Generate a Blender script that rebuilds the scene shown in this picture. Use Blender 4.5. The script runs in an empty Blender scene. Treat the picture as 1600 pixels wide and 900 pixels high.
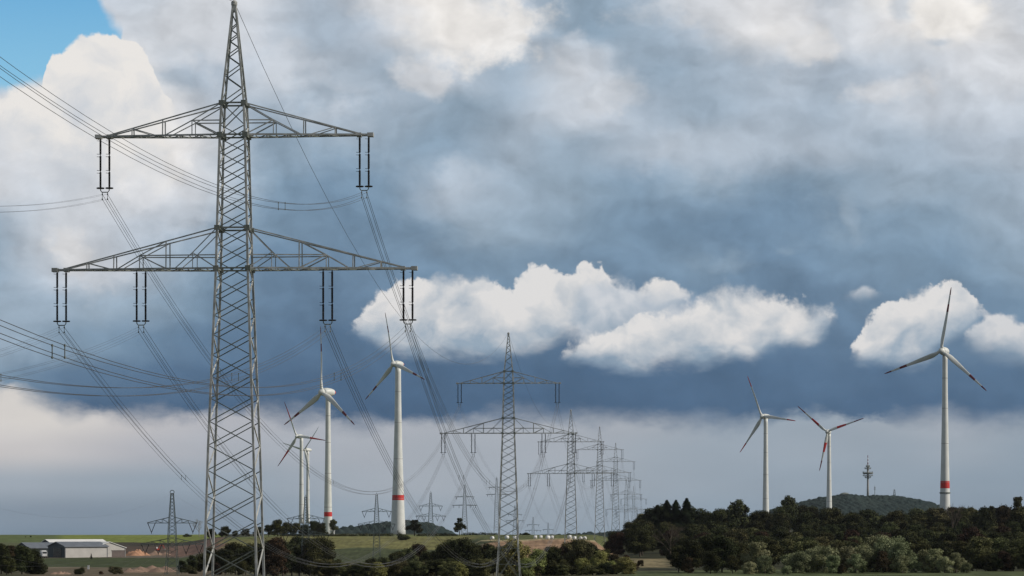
import bpy, math, random
import numpy as np
from mathutils import Vector, Matrix

# ------------------------------------------------------------------ camera
F = 4504.0            # focal length in 1600-px-wide pixels
YH = 830.0            # image row of eye level
S = bpy.context.scene
cam_d = bpy.data.cameras.new('camera'); cam = bpy.data.objects.new('camera', cam_d)
S.collection.objects.link(cam)
cam.location = (0, 0, 0); cam.rotation_euler = (math.radians(90), 0, 0)
cam_d.sensor_width = 36.0; cam_d.lens = 36.0 * F / 1600.0
cam_d.shift_y = (YH - 450.0) / 1600.0
cam_d.clip_start = 1.0; cam_d.clip_end = 60000.0
S.camera = cam
S.render.resolution_x = 1024; S.render.resolution_y = 576
S.render.engine = 'CYCLES'
S.cycles.max_bounces = 5; S.cycles.volume_bounces = 0
S.cycles.transparent_max_bounces = 8
S.view_settings.view_transform = 'Standard'; S.view_settings.look = 'None'
S.view_settings.exposure = 0.0; S.view_settings.gamma = 1.0
S.view_settings.use_curve_mapping = False

# ------------------------------------------------------------------ sun
SUN_AZ, SUN_EL = 98.0, 33.0          # azimuth clockwise from the view direction
sl = bpy.data.lights.new('sun', 'SUN'); so = bpy.data.objects.new('sun', sl)
S.collection.objects.link(so)
sl.energy = 3.6; sl.angle = math.radians(0.5); sl.color = (1.0, 0.94, 0.85)
sd = Vector((math.sin(math.radians(SUN_AZ)) * math.cos(math.radians(SUN_EL)),
             math.cos(math.radians(SUN_AZ)) * math.cos(math.radians(SUN_EL)),
             math.sin(math.radians(SUN_EL))))
so.rotation_euler = sd.to_track_quat('Z', 'Y').to_euler()

# ------------------------------------------------------------------ sky
def s2l(c):
    c = c / 255.0
    return c / 12.92 if c <= 0.04045 else ((c + 0.055) / 1.055) ** 2.4
PAL = [(80, (62, 88, 118)), (100, (80, 107, 136)), (120, (100, 126, 152)), (140, (120, 145, 168)),
       (160, (144, 164, 182)), (180, (170, 183, 197)), (200, (197, 204, 213)), (215, (214, 215, 218)),
       (230, (230, 227, 224)), (250, (246, 242, 236))]
PAL2 = [(110, (98, 118, 138)), (130, (116, 134, 152)), (140, (127, 142, 158)), (150, (139, 155, 170)),
        (165, (158, 168, 179)), (180, (178, 180, 187)), (200, (199, 196, 196)), (215, (212, 208, 204))]
def pal(L, P=PAL):
    L = max(P[0][0], min(P[-1][0], L))
    for (a, ca), (b, cb) in zip(P[:-1], P[1:]):
        if a <= L <= b:
            t = (L - a) / (b - a)
            return tuple(s2l(ca[i] * (1 - t) + cb[i] * t) for i in range(3)) + (1.0,)

world = bpy.data.worlds.new('World'); S.world = world; world.use_nodes = True
NT = world.node_tree; NT.nodes.clear()
def N(t, **k):
    n = NT.nodes.new(t)
    for a, b in k.items(): setattr(n, a, b)
    return n
def setin(n, i, v):
    if v is None: return
    if isinstance(v, bpy.types.NodeSocket): NT.links.new(v, n.inputs[i])
    else: n.inputs[i].default_value = v
def M(op, a, b=None, c=None, clamp=False):
    n = N('ShaderNodeMath', operation=op, use_clamp=clamp)
    setin(n, 0, a); setin(n, 1, b); setin(n, 2, c)
    return n.outputs[0]
def sstep(v, a, b):      # smoothstep 0->1 from a to b
    n = N('ShaderNodeMapRange', interpolation_type='SMOOTHSTEP')
    setin(n, 0, v); setin(n, 1, a); setin(n, 2, b); n.inputs[3].default_value = 0.0; n.inputs[4].default_value = 1.0
    return n.outputs[0]
def mix(f, a, b, mode='MIX'):
    n = N('ShaderNodeMix', data_type='RGBA', blend_type=mode)
    setin(n, 0, f); setin(n, 6, a); setin(n, 7, b)
    return n.outputs[2]
U0, U1 = -200.0, 1800.0
def ramp_rgb(fac, stops, interp='CARDINAL'):
    n = N('ShaderNodeValToRGB'); cr = n.color_ramp; cr.interpolation = interp
    while len(cr.elements) > 1: cr.elements.remove(cr.elements[-1])
    cr.elements[0].position = stops[0][0]; cr.elements[0].color = stops[0][1]
    for p, c in stops[1:]:
        e = cr.elements.new(p); e.color = c
    setin(n, 0, fac)
    return n.outputs[0]
def func(fac, pts):      # 1-D function of u given in image rows, linear ramp
    st = []
    for x, y in pts:
        g = (y + 100.0) / 1100.0
        st.append(((x - U0) / (U1 - U0), (g, g, g, 1)))
    c = ramp_rgb(fac, st, 'LINEAR')
    return M('MULTIPLY_ADD', c, 1100.0, -100.0)
tc = N('ShaderNodeTexCoord')
sep = N('ShaderNodeSeparateXYZ'); NT.links.new(tc.outputs['Generated'], sep.inputs[0])
az = M('ARCTAN2', sep.outputs[0], sep.outputs[1]); el = M('ARCSINE', sep.outputs[2])
u_ = M('MULTIPLY_ADD', az, F * 1.008, 800.0); v_ = M('MULTIPLY_ADD', el, -F, YH)
cmb = N('ShaderNodeCombineXYZ'); setin(cmb, 0, u_); setin(cmb, 1, v_)
P = cmb.outputs[0]
def vscale(vec, s, off=(0, 0, 0)):
    n = N('ShaderNodeVectorMath', operation='MULTIPLY_ADD'); setin(n, 0, vec)
    n.inputs[1].default_value = s if isinstance(s, tuple) else (s, s, s); n.inputs[2].default_value = off
    return n.outputs[0]
def noise(vec, s, off=(0, 0, 0), detail=6, rough=0.5, out=0):
    n = N('ShaderNodeTexNoise'); setin(n, 'Vector', vscale(vec, s, off)); n.inputs['Scale'].default_value = 1.0
    n.inputs['Detail'].default_value = detail; n.inputs['Roughness'].default_value = rough
    return n.outputs[out]
def vadd(a, b, op='ADD'):
    n = N('ShaderNodeVectorMath', operation=op); setin(n, 0, a); setin(n, 1, b); return n.outputs[0]
w1 = vadd(noise(P, (1 / 150., 1 / 95., 1), (3, 7, 0), 5, 0.55, 1), (0.5, 0.5, 0.5), 'SUBTRACT')
P1 = vadd(P, vscale(w1, (95, 75, 0)))                    # softly warped sky position
sp = N('ShaderNodeSeparateXYZ'); setin(sp, 0, P1)
uw = M('DIVIDE', M('SUBTRACT', sp.outputs[0], U0), U1 - U0); vw = sp.outputs[1]
un = M('DIVIDE', M('SUBTRACT', u_, U0), U1 - U0)
XS = list(range(0, 1601, 100))
UP = [(0,   [200, 200, 198, 206, 208, 180, 216, 232, 188, 160, 172, 198, 214, 200, 238, 214, 206]),
      (60,  [200, 205, 203, 206, 200, 176, 196, 232, 200, 162, 166, 190, 222, 206, 222, 230, 208]),
      (120, [208, 228, 222, 182, 196, 192, 172, 196, 170, 204, 168, 170, 188, 180, 192, 208, 212]),
      (180, [196, 222, 232, 208, 172, 192, 180, 160, 174, 198, 180, 168, 178, 176, 196, 198, 198]),
      (240, [208, 208, 232, 218, 168, 162, 162, 154, 172, 166, 182, 186, 182, 180, 174, 180, 186]),
      (300, [208, 202, 214, 206, 162, 138, 144, 178, 168, 160, 148, 162, 146, 152, 166, 166, 172]),
      (360, [168, 206, 196, 176, 148, 136, 138, 158, 162, 150, 140, 134, 134, 150, 148, 154, 166]),
      (420, [164, 200, 188, 154, 132, 126, 130, 138, 142, 138, 136, 142, 130, 138, 142, 142, 156]),
      (480, [166, 166, 162, 144, 126, 120, 122, 124, 126, 124, 122, 128, 124, 126, 132, 130, 136]),
      (540, [166, 152, 134, 120, 112, 106, 106, 106, 106, 106, 108, 112, 112, 114, 118, 120, 120]),
      (590, [142, 118, 108, 102, 98,  94,  96,  96,  96,  96,  98, 100, 102, 104, 104, 106, 106]),
      (640, [118, 96,  96,  94,  92,  90,  90,  92,  92,  92,  94,  96,  96,  98,  96,  98, 100])]
LO = [(655, [214, 212, 198, 184, 178, 176, 176, 174, 174, 172, 172, 166, 160, 160, 166, 170, 164]),
      (705, [200, 194, 182, 176, 172, 172, 172, 170, 170, 170, 165, 160, 160, 160, 158, 162, 154]),
      (755, [164, 162, 157, 155, 158, 164, 168, 168, 166, 166, 162, 158, 155, 154, 153, 151, 149]),
      (805, [142, 140, 139, 140, 146, 152, 156, 158, 158, 158, 154, 150, 148, 148, 146, 144, 142]),
      (850, [130, 128, 128, 132, 138, 144, 150, 152, 152, 150, 146, 142, 140, 140, 138, 136, 134])]
def rows(R, fac, v, P_):
    col = None; last = None
    for y, Ls in R:
        st = [((x - U0) / (U1 - U0), pal(L, P_)) for x, L in zip(XS, Ls)]
        c = ramp_rgb(fac, st)
        col = c if col is None else mix(sstep(v, last, y), col, c)
        last = y
    return col
upper = rows(UP, uw, vw, PAL)
# soft internal structure with light from the upper right
n1 = noise(P1, (1 / 125., 1 / 98., 1), (11, 2, 0), 8, 0.52)
n2 = noise(P1, (1 / 125., 1 / 98., 1), (11.14, 1.84, 0), 8, 0.52)
rel = M('MULTIPLY', M('SUBTRACT', n2, n1), 1.1)
br = M('ADD', M('MULTIPLY_ADD', M('SUBTRACT', n1, 0.5), 0.34, 1.0), rel)
calm = sstep(v_, 430.0, 600.0)                           # the dark cloud base is smoother
br = M('ADD', M('MULTIPLY', br, M('SUBTRACT', 1.0, M('MULTIPLY', calm, 0.45))), M('MULTIPLY', calm, 0.45))
def gray3(v):
    c = N('ShaderNodeCombineColor'); [setin(c, i, v) for i in range(3)]; return c.outputs[0]
lower = rows(LO, un, v_, PAL2)
brl = M('MULTIPLY_ADD', M('SUBTRACT', noise(P, (1 / 260., 1 / 70., 1), (5, 5, 0), 6, 0.5), 0.5), 0.22, 1.0)
lower = mix(1.0, lower, gray3(brl), 'MULTIPLY')
# billowing edge displacement in pixels
eb = M('MULTIPLY', M('SUBTRACT', noise(P, 1 / 48., (21, 3, 0), 9, 0.6), 0.5), 66.0)
vo = N('ShaderNodeTexVoronoi', feature='SMOOTH_F1'); setin(vo, 'Vector', vscale(vadd(P, vscale(w1, 60)), 1 / 34.))
vo.inputs['Scale'].default_value = 1.0; vo.inputs['Smoothness'].default_value = 0.35
puff = M('MULTIPLY', M('SUBTRACT', 0.45, vo.outputs['Distance']), 13.0)
fine = M('MULTIPLY', M('SUBTRACT', noise(P, 1 / 17., (51, 3, 0), 6, 0.6), 0.5), 34.0)
edge = M('ADD', M('ADD', eb, puff), fine)
e2 = M('MULTIPLY', M('SUBTRACT', noise(P, (1 / 120., 1 / 60., 1), (41, 13, 0), 8, 0.55), 0.5), 85.0)
wisp = M('MULTIPLY_ADD', sstep(noise(P, 1 / 110., (61, 23, 0), 3, 0.5), 0.45, 0.7), 2.6, 0.7)
# soft lit and shaded masses inside the cloud deck: (x, y, rx, ry, level, strength)
BL_ = [(760, 60, 115, 62, 234, .85), (650, 130, 50, 34, 214, .7), (600, 20, 60, 40, 218, .5), (905, 80, 32, 30, 200, .6), (958, 150, 50, 30, 206, .8), (930, 118, 40, 40, 200, .5), (1160, 25, 150, 45, 216, .6),
       (1268, 82, 40, 30, 224, .7), (1480, 35, 70, 55, 240, .95), (1385, 150, 60, 26, 214, .7), (1560, 130, 85, 45, 208, .5), (1080, 250, 120, 42, 182, .6), (1040, 240, 40, 30, 190, .5), (1240, 165, 50, 30, 184, .5),
       (725, 285, 42, 30, 186, .8), (745, 320, 50, 50, 170, .5), (112, 388, 32, 32, 220, .8), (150, 430, 34, 36, 205, .6), (60, 250, 90, 50, 214, .6), (220, 250, 70, 60, 236, .7), (320, 60, 90, 60, 208, .6), (445, 100, 40, 40, 203, .6), (280, 340, 60, 40, 200, .6),
       (500, 150, 45, 45, 164, .6), (480, 50, 30, 60, 178, .5), (600, 190, 60, 40, 164, .6), (560, 280, 90, 50, 144, .6), (440, 330, 60, 60, 138, .6), (620, 370, 90, 50, 134, .6), (1230, 350, 150, 48, 134, .8), (1080, 330, 120, 30, 144, .5),
       (1020, 90, 60, 70, 166, .6), (1150, 130, 80, 35, 172, .6), (860, 80, 12, 50, 172, .5), (280, 128, 44, 22, 172, .6), (1468, 92, 26, 9, 178, .6), (1410, 30, 26, 34, 192, .7), (1340, 350, 16, 50, 166, .7), (1130, 415, 60, 20, 156, .6), (1240, 400, 16, 12, 154, .5), (1560, 330, 60, 40, 168, .5)]
soft = M('MULTIPLY_ADD', M('SUBTRACT', noise(P, (1 / 60., 1 / 50., 1), (71, 3, 0), 9, 0.6), 0.5), 2.7, 0.0)
for bx, by, rx, ry, Lv, st in BL_:
    vv = vscale(P1, (1.0 / rx, 1.0 / ry, 0), (-bx / rx, -by / ry, 0))
    ln = N('ShaderNodeVectorMath', operation='LENGTH'); setin(ln, 0, vv)
    mk = sstep(M('ADD', ln.outputs['Value'], soft), 1.25, 0.35 if Lv > 195 else 0.1)
    upper = mix(M('MULTIPLY', mk, st), upper, pal(Lv))
upper = mix(1.0, upper, gray3(br), 'MULTIPLY')
# blue gap
skyn = N('ShaderNodeTexSky', sky_type='NISHITA'); skyn.sun_disc = False
skyn.sun_elevation = math.radians(SUN_EL); skyn.sun_rotation = math.radians(SUN_AZ)
clear = mix(sstep(v_, -150.0, 240.0), tuple(s2l(c) for c in (86, 160, 214)) + (1,), tuple(s2l(c) for c in (142, 200, 230)) + (1,))
clear = mix(0.08, clear, mix(1.0, skyn.outputs[0], (0.1, 0.1, 0.1, 1), 'MULTIPLY'))
esoft = M('MULTIPLY', edge, 0.45)
blo = func(un, [(-200, 200), (0, 168), (40, 152), (70, 150), (120, 150), (180, 140), (192, 62), (200, -60), (260, -90)])
bhi = func(un, [(-200, -100), (100, -100), (146, -30), (150, 0), (168, 34), (190, 62), (240, 90)])
mb = M('MULTIPLY', sstep(M('ADD', M('SUBTRACT', blo, v_), esoft), -8.0, 22.0),
       sstep(M('ADD', M('SUBTRACT', v_, bhi), esoft), -12.0, 22.0))
col = mix(mb, upper, clear)
# lit cumulus layers
cn1 = noise(P1, 1 / 60., (31, 9, 0), 6, 0.5); cn2 = noise(P1, 1 / 60., (31.2, 8.75, 0), 6, 0.5)
crel = M('MULTIPLY', M('SUBTRACT', cn2, cn1), 2.8)
def cumulus(col, top, bot, x0, x1, hi, lo, soft_b=26.0, soft_t=7.0, amp=1.0, opac=1.0):
    t = func(un, top); b = func(un, bot)
    e = M('MULTIPLY', edge, amp)
    mt = sstep(M('DIVIDE', M('ADD', M('SUBTRACT', v_, t), e), wisp), -soft_t * .4, soft_t)
    mbm = sstep(M('ADD', M('SUBTRACT', b, v_), M('MULTIPLY', e2, amp * 1.1)), -soft_b * .55, soft_b * .95)
    ml = M('MULTIPLY', sstep(M('ADD', u_, e), x0 - 10, x0 + 16), sstep(M('SUBTRACT', u_, e), x1 + 10, x1 - 16))
    m = M('MULTIPLY', M('MULTIPLY', mt, mbm), M('MULTIPLY', ml, opac))
    h = M('DIVIDE', M('SUBTRACT', v_, t), M('MAXIMUM', M('SUBTRACT', b, t), 20.0))
    f = M('SUBTRACT', M('ADD', M('MULTIPLY_ADD', M('SUBTRACT', cn1, 0.5), 2.6, 0.98), crel), M('MULTIPLY', M('POWER', M('MAXIMUM', h, 0.0), 1.6), 0.85), clamp=True)
    c = mix(f, pal(lo), pal(hi))
    return mix(m, col, c)
col = cumulus(col, [(-200, 170), (0, 158), (40, 148), (68, 142), (76, 104), (98, 96), (120, 72), (145, 62), (185, 68), (215, 84), (236, 112), (250, 150), (290, 190)],
              [(-200, 260), (0, 250), (100, 290), (250, 290), (290, 220)], -300, 270, 234, 204, 90.0, 5.0, 0.55)
col = cumulus(col, [(535, 520), (545, 506), (562, 482), (585, 462), (620, 444), (668, 429), (720, 434), (762, 434), (796, 449), (820, 425), (852, 413),
                    (892, 424), (920, 410), (944, 416), (962, 440), (1000, 470), (1040, 500)],
              [(535, 522), (600, 545), (700, 560), (800, 558), (846, 548), (880, 536), (930, 520), (1000, 500), (1040, 500)],
              545, 1010, 226, 166, 26.0, 9.0, 0.9, 0.95)
col = cumulus(col, [(880, 440), (950, 436), (1000, 446), (1080, 462), (1160, 480)], [(880, 556), (940, 552), (1000, 545), (1150, 520)], 900, 1150, 206, 160, 36.0, 16.0, 0.7, 0.85)
col = cumulus(col, [(990, 452), (1012, 438), (1050, 438), (1074, 448), (1084, 462)], [(990, 470), (1030, 486), (1070, 476), (1084, 464)], 996, 1080, 228, 180, 14.0, 8.0, 0.6, 0.95)
col = cumulus(col, [(870, 556), (890, 536), (930, 520), (980, 506), (1010, 490), (1060, 482), (1100, 462), (1140, 446), (1196, 452), (1232, 468), (1262, 477), (1300, 484), (1315, 505)],
              [(870, 558), (930, 566), (1000, 570), (1100, 574), (1178, 570), (1204, 550), (1262, 540), (1300, 518), (1315, 506)],
              876, 1306, 226, 166, 24.0, 9.0, 0.95, 0.95)
col = cumulus(col, [(1325, 560), (1334, 548), (1352, 506), (1372, 484), (1390, 472), (1420, 464), (1460, 448), (1492, 438), (1514, 455), (1532, 478), (1545, 500)],
              [(1325, 562), (1345, 570), (1400, 575), (1450, 568), (1478, 546), (1500, 526), (1534, 498), (1545, 500)], 1332, 1534, 226, 168, 24.0, 9.0, 0.9, 0.95)
col = cumulus(col, [(1500, 530), (1530, 508), (1560, 496), (1600, 504), (1700, 500)],
              [(1500, 535), (1530, 548), (1560, 562), (1600, 574), (1700, 575)], 1506, 1720, 222, 166, 30.0, 12.0, 0.5, 0.85)
col = cumulus(col, [(1320, 462), (1345, 449), (1380, 455)], [(1320, 466), (1345, 472), (1380, 464)], 1325, 1378, 212, 170, 20.0, 10.0, 0.4, 0.8)
# under the cloud base
eg = func(un, [(-200, 590), (0, 604), (40, 612), (70, 626), (100, 641), (150, 643), (220, 648), (400, 642), (500, 647), (560, 655), (600, 660), (640, 655), (800, 648),
               (1000, 650), (1150, 656), (1280, 646), (1320, 650), (1420, 652), (1476, 644), (1520, 655), (1600, 654), (1800, 650)])
rag = M('MULTIPLY', M('SUBTRACT', noise(P, (1 / 60., 1 / 34., 1), (81, 3, 0), 9, 0.62), 0.5), 46.0)
wid = M('MULTIPLY_ADD', sstep(noise(P, 1 / 120., (91, 3, 0), 2, 0.5), 0.4, 0.65), 2.2, 0.7)
ml = sstep(M('DIVIDE', M('ADD', M('SUBTRACT', v_, eg), rag), wid), -9.0, 13.0)
col = mix(ml, col, lower)
# dark cloud added out of view overhead to cut the fill light
dk = sstep(v_, -100.0, -700.0)
col = mix(M('MULTIPLY', dk, 0.8), col, (0.05, 0.06, 0.08, 1))
grd = sstep(v_, 830.0, 900.0)
col = mix(grd, col, (0.06, 0.06, 0.05, 1))
bg = N('ShaderNodeBackground'); bg.inputs[1].default_value = 0.1
scl = N('ShaderNodeVectorMath', operation='SCALE'); setin(scl, 0, col); scl.inputs[3].default_value = 10.0
NT.links.new(scl.outputs[0], bg.inputs[0])
wo = N('ShaderNodeOutputWorld'); NT.links.new(bg.outputs[0], wo.inputs[0])
world.cycles.sampling_method = 'MANUAL'; world.cycles.sample_map_resolution = 512

# ------------------------------------------------------------------ helpers
C = S.collection
rnd = random.Random(7)
def X(px, D): return (px - 800.0) * D / F
def Z(py, D): return -(py - YH) * D / F

def material(name, color, rough=0.7, metal=0.0, var=0.15, scale=0.6, bump=0.0, c2=None, obj_var=0.0, spec=0.4):
    m = bpy.data.materials.new(name); m.use_nodes = True
    nt = m.node_tree; b = nt.nodes['Principled BSDF']
    b.inputs['Roughness'].default_value = rough; b.inputs['Metallic'].default_value = metal
    b.inputs['Specular IOR Level'].default_value = spec
    g = nt.nodes.new('ShaderNodeNewGeometry')
    n = nt.nodes.new('ShaderNodeTexNoise'); n.inputs['Scale'].default_value = scale; n.inputs['Detail'].default_value = 5
    nt.links.new(g.outputs['Position'], n.inputs['Vector'])
    r = nt.nodes.new('ShaderNodeMix'); r.data_type = 'RGBA'
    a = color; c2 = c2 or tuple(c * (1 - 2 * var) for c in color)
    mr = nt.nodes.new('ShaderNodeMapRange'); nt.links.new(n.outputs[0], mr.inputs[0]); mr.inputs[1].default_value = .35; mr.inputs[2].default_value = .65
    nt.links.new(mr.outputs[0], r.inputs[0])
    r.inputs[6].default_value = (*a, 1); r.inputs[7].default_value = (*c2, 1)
    out = r.outputs[2]
    if obj_var:
        oi = nt.nodes.new('ShaderNodeObjectInfo')
        hsv = nt.nodes.new('ShaderNodeHueSaturation')
        m1 = nt.nodes.new('ShaderNodeMapRange'); nt.links.new(oi.outputs['Random'], m1.inputs[0])
        m1.inputs[3].default_value = 1 - obj_var; m1.inputs[4].default_value = 1 + obj_var
        nt.links.new(m1.outputs[0], hsv.inputs['Value'])
        m2 = nt.nodes.new('ShaderNodeMath'); m2.operation = 'MULTIPLY'; m2.inputs[1].default_value = 7.31
        nt.links.new(oi.outputs['Random'], m2.inputs[0])
        m3 = nt.nodes.new('ShaderNodeMath'); m3.operation = 'FRACT'; nt.links.new(m2.outputs[0], m3.inputs[0])
        m4 = nt.nodes.new('ShaderNodeMapRange'); nt.links.new(m3.outputs[0], m4.inputs[0])
        m4.inputs[3].default_value = 0.465; m4.inputs[4].default_value = 0.53
        nt.links.new(m4.outputs[0], hsv.inputs['Hue'])
        nt.links.new(out, hsv.inputs['Color']); out = hsv.outputs[0]
    nt.links.new(out, b.inputs['Base Color'])
    if bump:
        bp = nt.nodes.new('ShaderNodeBump'); bp.inputs['Strength'].default_value = bump
        nt.links.new(n.outputs[0], bp.inputs['Height']); nt.links.new(bp.outputs[0], b.inputs['Normal'])
    return m

MT = dict(
    steel=material('galvanised_steel', (0.48, 0.48, 0.465), 0.5, 0.0, 0.2, 1.3, c2=(0.24, 0.25, 0.235)),
    steel_sunlit=material('sunlit_steel', (0.62, 0.62, 0.58), 0.45, 0.0, 0.15, 1.2),  # pylon steel with the sun's glint mixed into its colour
    steel_dark=material('dark_grey_steel', (0.20, 0.21, 0.19), 0.6, 0.0, 0.2, 1.5, c2=(0.11, 0.13, 0.11)),  # darker grey than the leg steel
    steel_green=material('green_grey_steel', (0.12, 0.15, 0.14), 0.6, 0.0, 0.2, 1.0),
    steel_pale=material('pale_grey_steel', (0.26, 0.29, 0.30), 0.6, 0.0, 0.1, 1.0),
    porcelain=material('brown_black_porcelain', (0.018, 0.016, 0.018), 0.25, 0.0, 0.1, 1.0),
    cable=material('aluminium_cable', (0.11, 0.11, 0.115), 0.45, 0.5, 0.1, 0.05),
    white=material('turbine_white_paint', (0.68, 0.69, 0.66), 0.45, 0.0, 0.045, 0.2, c2=(0.60, 0.615, 0.58)),
    red=material('warning_red_paint', (0.62, 0.035, 0.03), 0.5, 0.0, 0.1, 0.3),
    darkred=material('weathered_dark_red_paint', (0.20, 0.035, 0.04), 0.5, 0.0, 0.1, 0.3),
    concrete=material('concrete', (0.36, 0.35, 0.33), 0.85, 0.0, 0.12, 0.3),
    glass_dark=material('dark_glass', (0.03, 0.035, 0.04), 0.15, 0.0, 0.05, 1.0),
    black=material('black_rubber', (0.02, 0.02, 0.02), 0.8),
    wall_pale=material('pale_sheet_cladding', (0.50, 0.48, 0.45), 0.6, 0.0, 0.06, 0.25),
    wall_dark=material('dark_and_shaded_cladding', (0.035, 0.05, 0.055), 0.6, 0.0, 0.1, 0.3),  # real on the dark hall; on the pale halls' gables it paints shade
    roof_grey=material('grey_blue_roof_sheet', (0.16, 0.18, 0.21), 0.5, 0.0, 0.1, 0.3),
    roof_white=material('white_roof_sheet', (0.80, 0.80, 0.78), 0.45, 0.0, 0.05, 0.3),
    door_brown=material('brown_sliding_door', (0.14, 0.11, 0.10), 0.6, 0.0, 0.1, 0.5),
    bale=material('white_bale_wrap', (0.78, 0.78, 0.77), 0.35, 0.0, 0.06, 2.0),
    paint_white=material('vehicle_white_paint', (0.78, 0.78, 0.78), 0.35),
    paint_red=material('vehicle_red_paint', (0.45, 0.05, 0.03), 0.4),
    soil_orange=material('orange_sand', (0.46, 0.25, 0.15), 0.95, 0.0, 0.15, 0.35, 0.4),
    soil_pink=material('pink_brown_soil', (0.27, 0.18, 0.13), 0.95, 0.0, 0.2, 0.3, 0.5),
    bark=material('bark', (0.10, 0.08, 0.06), 0.9, 0.0, 0.2, 2.0),
    bark_pale=material('pale_bark', (0.30, 0.28, 0.24), 0.9, 0.0, 0.2, 2.0),
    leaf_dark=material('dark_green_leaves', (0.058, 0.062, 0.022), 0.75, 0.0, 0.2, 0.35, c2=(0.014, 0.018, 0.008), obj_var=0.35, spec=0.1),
    leaf_olive=material('olive_leaves', (0.13, 0.13, 0.05), 0.75, 0.0, 0.2, 0.5, c2=(0.028, 0.032, 0.012), obj_var=0.25, spec=0.15),
    leaf_lime=material('yellow_green_leaves', (0.30, 0.31, 0.10), 0.7, 0.0, 0.2, 0.6, c2=(0.08, 0.085, 0.028), obj_var=0.15, spec=0.15),
    leaf_brown=material('red_brown_leaves', (0.060, 0.038, 0.020), 0.75, 0.0, 0.2, 0.4, c2=(0.020, 0.016, 0.009), obj_var=0.25, spec=0.1),
    leaf_willow=material('grey_green_willow_leaves', (0.27, 0.285, 0.155), 0.7, 0.0, 0.2, 0.3, c2=(0.10, 0.115, 0.05), obj_var=0.25, spec=0.15),
    needle=material('dark_spruce_needles', (0.026, 0.036, 0.017), 0.8, 0.0, 0.2, 0.4, obj_var=0.3, spec=0.1),
    hill=material('hazed_forest', (0.038, 0.054, 0.050), 0.95, 0.0, 0.2, 0.012, c2=(0.022, 0.036, 0.036), spec=0.0),  # forest green lifted towards blue-green, distance haze put into the colour
)

def new_mesh(name, verts, faces, mats, mi=None, smooth=False):
    me = bpy.data.meshes.new(name)
    me.from_pydata([tuple(v) for v in verts], [], faces)
    for m in (mats if isinstance(mats, (list, tuple)) else [mats]): me.materials.append(m)
    if mi is not None: me.polygons.foreach_set('material_index', mi)
    if smooth: me.polygons.foreach_set('use_smooth', [True] * len(me.polygons))
    me.update()
    return me

class MB:
    def __init__(s): s.v = []; s.f = []; s.mi = []
    def add(s, v, f, mi=0):
        k = len(s.v); s.v += [tuple(p) for p in v]; s.f += [tuple(i + k for i in q) for q in f]; s.mi += [mi] * len(f); return s
    def beam(s, p, q, w, h=None, mi=0):
        h = h or w; p = Vector(p); q = Vector(q); d = (q - p)
        if d.length < 1e-6: return s
        d.normalize(); up = Vector((0, 0, 1)) if abs(d.z) < 0.95 else Vector((0, 1, 0))
        a = d.cross(up).normalized(); b = a.cross(d).normalized()
        vs = [o + a * (sx * w / 2) + b * (sy * h / 2) for o in (p, q) for sx, sy in ((-1, -1), (1, -1), (1, 1), (-1, 1))]
        return s.add(vs, [(0, 1, 5, 4), (1, 2, 6, 5), (2, 3, 7, 6), (3, 0, 4, 7), (3, 2, 1, 0), (4, 5, 6, 7)], mi)
    def box(s, lo, hi, mi=0):
        x0, y0, z0 = lo; x1, y1, z1 = hi
        return s.add([(x0, y0, z0), (x1, y0, z0), (x1, y1, z0), (x0, y1, z0), (x0, y0, z1), (x1, y0, z1), (x1, y1, z1), (x0, y1, z1)],
                     [(3, 2, 1, 0), (4, 5, 6, 7), (0, 1, 5, 4), (1, 2, 6, 5), (2, 3, 7, 6), (3, 0, 4, 7)], mi)
    def rings(s, rg, n=12, cap=True, mi=None):     # rings: list of (center, axisA*ra, axisB*rb) vectors
        k = len(s.v)
        for c, a, b in rg:
            for i in range(n):
                t = 2 * math.pi * i / n
                s.v.append(tuple(Vector(c) + Vector(a) * math.cos(t) + Vector(b) * math.sin(t)))
        for j in range(len(rg) - 1):
            for i in range(n):
                i2 = (i + 1) % n
                s.f.append((k + j * n + i, k + j * n + i2, k + (j + 1) * n + i2, k + (j + 1) * n + i))
                s.mi.append(mi[j] if mi else 0)
        if cap:
            s.f.append(tuple(k + i for i in range(n))[::-1]); s.mi.append(mi[0] if mi else 0)
            s.f.append(tuple(k + (len(rg) - 1) * n + i for i in range(n))); s.mi.append(mi[-1] if mi else 0)
        return s
    def lathe(s, prof, n=16, o=(0, 0, 0), mi=None, cap=True):   # prof (r, z)
        o = Vector(o)
        return s.rings([(o + Vector((0, 0, z)), (r, 0, 0), (0, r, 0)) for r, z in prof], n, cap, mi)
    def tube(s, pts, r, n=5, mi=0):
        pts = [Vector(p) for p in pts]; rs = r if isinstance(r, (list, tuple)) else [r] * len(pts)
        rg = []
        for i, p in enumerate(pts):
            d = (pts[min(i + 1, len(pts) - 1)] - pts[max(i - 1, 0)]).normalized()
            up = Vector((0, 0, 1)) if abs(d.z) < 0.9 else Vector((0, 1, 0))
            a = d.cross(up).normalized(); b = a.cross(d).normalized()
            rg.append((p, a * rs[i], b * rs[i]))
        return s.rings(rg, n, True, [mi] * len(rg))
    def mesh(s, name, mats, smooth=False): return new_mesh(name, s.v, s.f, mats, s.mi, smooth)

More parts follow.
